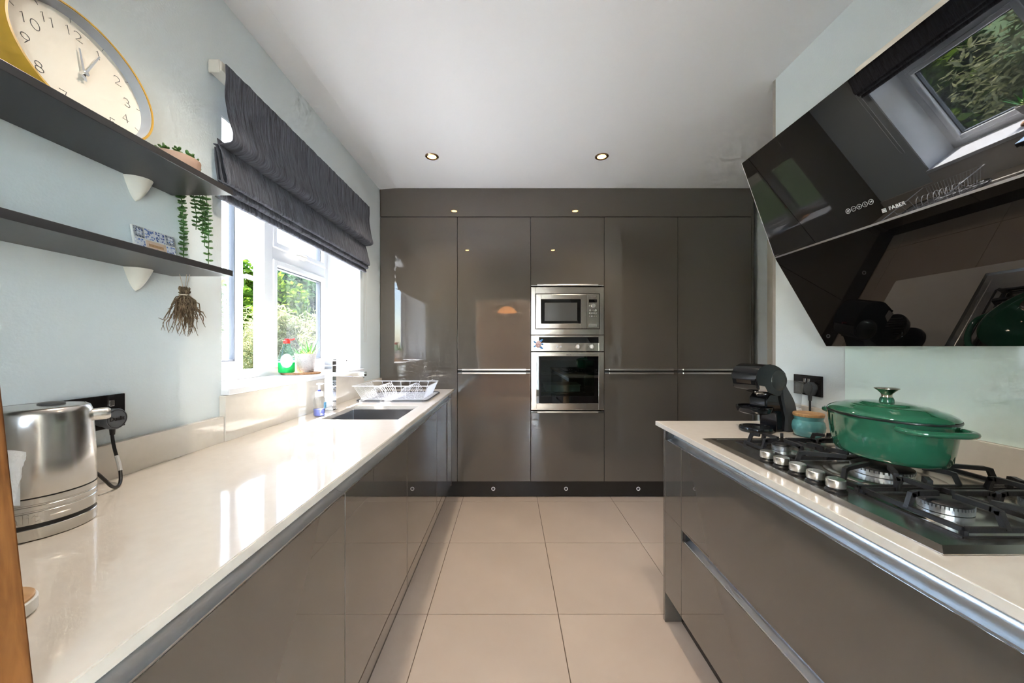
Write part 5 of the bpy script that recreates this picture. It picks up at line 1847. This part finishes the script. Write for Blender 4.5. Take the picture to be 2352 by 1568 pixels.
for k in range(-4, 5):
    h_ = math.sqrt(max(0, 0.055 ** 2 - (k * 0.012) ** 2))
    bar(b, (tc_.x + k * 0.012, tc_.y - h_, tc_.z + 0.0155), (tc_.x + k * 0.012, tc_.y + h_, tc_.z + 0.0155), 0.004, 0.003)
obj('tray_grid', b, 'blackplastic', tr)
ft = cmp_(350, 1349, 0)
b = B(); lathe(b, [(0, 0.0006), (0.056, 0.0006), (0.060, 0.004), (0.061, 0.012), (0.058, 0.019), (0.052, 0.021), (0.048, 0.017), (0, 0.016)], 44, ft.x, ft.y, ZW); obj('foot', b, 'pianoblack', cmach, True)
wt = Vector((1.205, 1.560, ZW))
b = B(); lathe(b, [(0, 0.084), (0.040, 0.084), (0.044, 0.088), (0.050, 0.176), (0.0515, 0.178), (0.0515, 0.196), (0.050, 0.198), (0, 0.1985)], 40, wt.x, wt.y, wt.z); obj('water_tank', b, glass_thin('frosted_tank_plastic', (0.93, 0.95, 0.96), haze=0.16), cmach, True)
b = B(); lathe(b, [(0.05, 0.0006), (0.052, 0.004), (0.050, 0.02), (0.046, 0.08), (0.044, 0.084), (0, 0.084)], 40, wt.x, wt.y, wt.z); obj('tank_stand', b, 'white', cmach, True)
b = B(); box(b, wt.x - 0.055, wt.x + 0.01, wt.y - 0.07, wt.y - 0.02, ZW + 0.0006, ZW + 0.03, 0.006); obj('tank_foot', b, 'blackplastic', cmach)

# teal jar
JX, JY = 1.160, 1.400
jr = thing('storage_jar', 'teal glazed jar with wooden lid beside the coffee machine', 'jar', (JX, JY, ZW))
b = B(); lathe(b, [(0, 0.0006), (0.038, 0.0006), (0.045, 0.006), (0.0515, 0.025), (0.053, 0.040), (0.050, 0.056), (0.045, 0.064), (0.0465, 0.070), (0.048, 0.078), (0.045, 0.078), (0.042, 0.066), (0.045, 0.04), (0, 0.01)], 48, JX, JY, ZW); obj('jar_body', b, 'teal', jr, True)
b = B(); lathe(b, [(0, 0.0765), (0.044, 0.0765), (0.0485, 0.0785), (0.0495, 0.081), (0.0495, 0.088), (0.047, 0.0905), (0, 0.0905)], 48, JX, JY, ZW); obj('lid', b, 'bamboo', jr, True)

# right socket with plug
so_ = thing('wall_socket', 'black nickel double wall socket above the teal jar', 'socket', (XR, 1.55, 1.03))
b = B(); box(b, XR - 0.007, XR - 0.0005, 1.476, 1.624, 1.030, 1.116, 0.002); obj('plate', b, 'dkchrome', so_)
for y in (1.514, 1.586):
    b = B(); box(b, XR - 0.0078, XR - 0.006, y - 0.026, y + 0.026, 1.038, 1.080, 0.002); obj('socket_insert', b, 'blackplastic', so_)
for y in (1.538, 1.560):
    b = B(); box(b, XR - 0.011, XR - 0.006, y - 0.006, y + 0.006, 1.084, 1.102, 0.001); obj('switch', b, 'chrome', so_)
pg2 = thing('coffee_plug', 'matt black three-pin plug with cable in the socket above the jar', 'plug', (XR - 0.03, 1.514, 1.05))
b = B()
poly = [(-0.010, -0.028), (0.010, -0.028), (0.020, -0.012), (0.025, 0.006), (0.020, 0.018), (0.0, 0.030), (-0.020, 0.018), (-0.025, 0.006), (-0.020, -0.012)]
prism(b, poly, XR - 0.036, XR - 0.008, lambda u, v, a: (a, 1.514 + u, 1.062 + v))
bmesh.ops.bevel(b, geom=b.edges[:], offset=0.004, segments=2, affect='EDGES', clamp_overlap=True)
obj('plug_body', b, 'greyplastic', pg2, True, angle=50)
b = B(); tube(b, [(XR - 0.024, 1.514, 1.040), (XR - 0.024, 1.514, 1.012)], [0.008, 0.006], 12); obj('strain_relief', b, 'greyplastic', pg2, True)
b = B(); tube(b, smooth_path([(XR - 0.024, 1.514, 1.015), (XR - 0.026, 1.512, 0.98), (XR - 0.028, 1.508, 0.945), (XR - 0.030, 1.502, 0.915), (XR - 0.031, 1.498, 0.8975), (XR - 0.032, 1.506, 0.899), (XR - 0.031, 1.514, 0.92), (XR - 0.030, 1.522, 0.936), (XR - 0.029, 1.532, 0.925), (XR - 0.028, 1.542, 0.8975)], 6), 0.0038, 10); obj('cable', b, 'blackplastic', pg2, True)

# splashback
b = B(); box(b, XR - 0.008, XR - 0.0008, 0.30, 1.374, 0.9855, 1.62, 0.0008)
tag(obj('splashback', b, 'splash'), 'pale green glass splashback behind the hob', 'splashback')

# ------------------------------------------------------------------ cooker hood
YH1, YH0 = 1.402, 0.502
hd_ = thing('cooker_hood', 'angled black glass cooker hood over the gas hob', 'cooker hood', (XR - 0.1, (YH0 + YH1) / 2, 1.24))
pt_, ps_, pb_ = Vector((0.903, 0, 1.9500)), Vector((1.0316, 0, 1.5833)), Vector((1.2312, 0, 1.2405))


def hood_slab(p, q, th, m, nm, y0=YH0, y1=YH1, parent=None, bev=0.001):
    d = (q - p).normalized(); n = Vector((d.z, 0, -d.x))
    if n.x < 0:
        n = -n
    b = B()
    prism(b, [(p.x, p.z), (q.x, q.z), (q.x + n.x * th, q.z + n.z * th), (p.x + n.x * th, p.z + n.z * th)], y0, y1, lambda u, v, a: (u, a, v))
    return obj(nm, b, m, parent or hd_)


g1 = hood_slab(pt_, ps_ + (pt_ - ps_).normalized() * 0.0025, 0.008, 'blackglass', 'upper_glass')
g2 = hood_slab(ps_ - (ps_ - pb_).normalized() * 0.0025, pb_, 0.008, 'blackglass', 'lower_glass')
hood_slab(ps_ + (pt_ - ps_).normalized() * 0.003 + Vector((-0.0012, 0, 0)), ps_ - (ps_ - pb_).normalized() * 0.003 + Vector((-0.0012, 0, 0)), 0.006, 'alu_w', 'seam_strip')
b = B()
prism(b, [(pt_.x + 0.012, 1.944), (1.058, 1.944), (1.058, 1.80), (XR - 0.009, 1.66), (XR - 0.009, 1.27), (pb_.x + 0.011, 1.250), (ps_.x + 0.016, 1.586)], YH0 + 0.012, YH1 - 0.012, lambda u, v, a: (u, a, v))
obj('body', b, 'blackplastic', hd_)
b = B()
for yy in (YH0 - 0.0015, YH1):
    prism(b, [(pt_.x - 0.0005, pt_.z), (ps_.x - 0.0005, ps_.z), (pb_.x - 0.0005, pb_.z), (pb_.x + 0.007, pb_.z + 0.004), (ps_.x + 0.008, ps_.z + 0.003), (pt_.x + 0.0075, pt_.z + 0.003)], yy, yy + 0.0015, lambda u, v, a: (u, a, v))
obj('glass_edge', b, 'lightprint', hd_)
b = B(); box(b, 1.062, XR - 0.001, 0.62, 1.11, 1.70, 2.092, 0.002); obj('duct_cover', b, mat('cream_duct_paint', (0.72, 0.68, 0.60), 0.4, bump=0.01, bscale=60), hd_)
# touch symbols and name on the upper glass
du_ = (pt_ - ps_).normalized()          # up the glass
dn_ = Vector((-du_.z, 0, du_.x))        # out of the glass, towards the room
rt_ = Vector((0, -1, 0))                # reading direction


def hpt(y, s, d=0.0004):
    return ps_ + du_ * s + dn_ * d + Vector((0, y, 0))


def ray_on_glass(px, py):
    r_ = Vector(((px - 1170) / 829, 1, (795 - py) / 829))
    o_ = Vector((0, 0, CAM_H))
    t_ = (ps_ - o_).dot(dn_) / r_.dot(dn_)
    p = o_ + r_ * t_
    return p.y, (p - ps_).dot(du_)


ic = [ray_on_glass(px, py) for px, py in ((1948.2, 484.8), (1960.7, 479.3), (1973.6, 474.3), (1986.9, 469.2), (2000.5, 463.4))]
for k, (y, s) in enumerate(ic):
    b = B()
    rr = 0.0068
    tube(b, [hpt(y + rr * math.cos(2 * PI * q / 28), s + rr * math.sin(2 * PI * q / 28)) for q in range(28)], 0.0005, 5, closed=True)
    if k == 0:
        tube(b, [hpt(y + 0.0026 * math.cos(2 * PI * q / 16), s + 0.0026 * math.sin(2 * PI * q / 16)) for q in range(16)], 0.0007, 5, closed=True)
    if k in (1, 2):
        tube(b, [hpt(y - 0.003, s), hpt(y + 0.003, s)], 0.0006, 5)
    if k in (2, 3):
        tube(b, [hpt(y, s - 0.003), hpt(y, s + 0.003)], 0.0006, 5)
    if k == 4:
        join_bm(b, text_bm('24', 0.008, hpt(y, s), rt_, du_, 0.0002))
    obj('touch_symbol', b, 'lightprint', g1)
yf, sf = ray_on_glass(2060.5, 472.5)
b = text_bm('FABER', 0.0135, hpt(yf, sf), rt_, du_, 0.0003, offset=0.0003, spacing=1.1)
ym_, sm_ = ray_on_glass(2031, 483.2)
for (dy, ds_, hw, hh) in ((0, 0.0045, 0.0055, 0.0010), (0, -0.0045, 0.0055, 0.0010), (0.0045, 0, 0.0010, 0.0055), (-0.0045, 0, 0.0010, 0.0055), (0, 0, 0.0028, 0.0028)):
    prism(b, [(-hw, -hh), (hw, -hh), (hw, hh), (-hw, hh)], 0.0002, 0.0006, lambda u, v, a, dy=dy, ds_=ds_: hpt(ym_ + dy + u, sm_ + ds_ + v, a))
obj('lettering', b, 'lightprint', g1)

# ------------------------------------------------------------------ towel rail, towels, sensor in the alcove (seen in the glossy doors)
tr_ = thing('towel_rail', 'chrome towel rail on the taupe end wall', 'towel rail', (1.62, YC, 1.35))
b = B(); tube(b, [(1.36, YC + 0.06, 1.38), (1.92, YC + 0.06, 1.38)], 0.007, 10); obj('rail', b, 'chrome', tr_, True)
for x in (1.37, 1.91):
    b = B(); tube(b, [(x, YC + 0.0005, 1.38), (x, YC + 0.06, 1.38)], 0.008, 10); obj('rail_post', b, 'chrome', tr_, True)
for (x, w_, ln, m_, lab_) in ((1.47, 0.12, 0.42, 'tow1', 'white towel hanging on the rail near the corner'), (1.76, 0.24, 0.55, 'tow2', 'patterned towel hanging on the rail near the door')):
    b = B()
    prof_ = [(YC + 0.045, 1.38 - ln * 0.8), (YC + 0.047, 1.36), (YC + 0.050, 1.385), (YC + 0.060, 1.3935), (YC + 0.070, 1.385), (YC + 0.073, 1.36), (YC + 0.076, 1.38 - ln)]
    rows = []
    for i in range(13):
        xx = x - w_ / 2 + w_ * i / 12
        rows.append([b.verts.new((xx, y + 0.003 * math.sin(i * 1.1) * (z < 1.35), z)) for y, z in prof_])
    for a, c in zip(rows, rows[1:]):
        for k in range(len(prof_) - 1):
            b.faces.new((a[k], a[k + 1], c[k + 1], c[k]))
    bmesh.ops.recalc_face_normals(b, faces=b.faces[:])
    bmesh.ops.solidify(b, geom=b.faces[:], thickness=0.004)
    tag(obj('towel', b, m_, smooth=True), lab_, 'towel', 'towels on the rail')
ms = thing('motion_sensor', 'small white alarm sensor above the alcove door', 'sensor', (XA, 2.28, 2.15))
b = B(); box(b, XA - 0.035, XA - 0.0005, 2.24, 2.32, 2.12, 2.19, 0.006); obj('housing', b, 'white', ms)
b = B(); box(b, XA - 0.038, XA - 0.034, 2.262, 2.298, 2.13, 2.155, 0.001); obj('lens', b, 'greyplastic', ms)

# ------------------------------------------------------------------ ceiling spotlights and hall pendant
for (x, y, lab_) in ((-0.526, 2.451, 'recessed bronze ceiling spotlight at the back near the window'), (0.627, 2.451, 'recessed bronze ceiling spotlight at the back on the hob side'),
                     (-0.566, 1.05, 'recessed bronze ceiling spotlight at the front near the window'), (0.583, 1.05, 'recessed bronze ceiling spotlight at the front on the hob side')):
    t = thing('ceiling_spotlight', lab_, 'spotlight', (x, y, ZC - 0.012), group='recessed ceiling spotlights')
    b = B(); lathe(b, [(0.030, -0.0005), (0.046, -0.0005), (0.046, -0.003), (0.040, -0.007), (0.030, -0.005), (0.028, -0.0005)], 36, x, y, ZC); obj('trim_ring', b, 'bronze', t, True)
    b = B(); lathe(b, [(0, -0.006), (0.014, -0.0055), (0.024, -0.003), (0.027, -0.0008)], 28, x, y, ZC); obj('bulb', b, 'bulb', t, True)
    ld_ = bpy.data.lights.new('spot_glow', 'SPOT')
    ld_.energy = 17
    ld_.spot_size = math.radians(104)
    ld_.spot_blend = 1.0
    ld_.shadow_soft_size = 0.03
    ld_.color = (1.0, 0.86, 0.70)
    lo = bpy.data.objects.new('spot_glow', ld_)
    C.objects.link(lo)
    lo.parent = t
    lo.location = (0, 0, -0.006)
pn = thing('pendant_lamp', 'warm orange pendant lamp in the hall beyond the doorway', 'lamp', (-0.05, -1.7, 2.0))
b = B(); lathe(b, [(0.21, 0.0), (0.20, 0.02), (0.10, 0.11), (0.03, 0.13)], 36, -0.05, -1.7, 1.95); obj('lamp_shade', b, mat('orange_shade', (0.85, 0.35, 0.10), 0.6, emit=(1, 0.4, 0.12), estr=1.5), pn, True)
b = B(); tube(b, [(-0.05, -1.7, 2.07), (-0.05, -1.7, ZC)], 0.003, 6); obj('cord', b, 'blackplastic', pn)
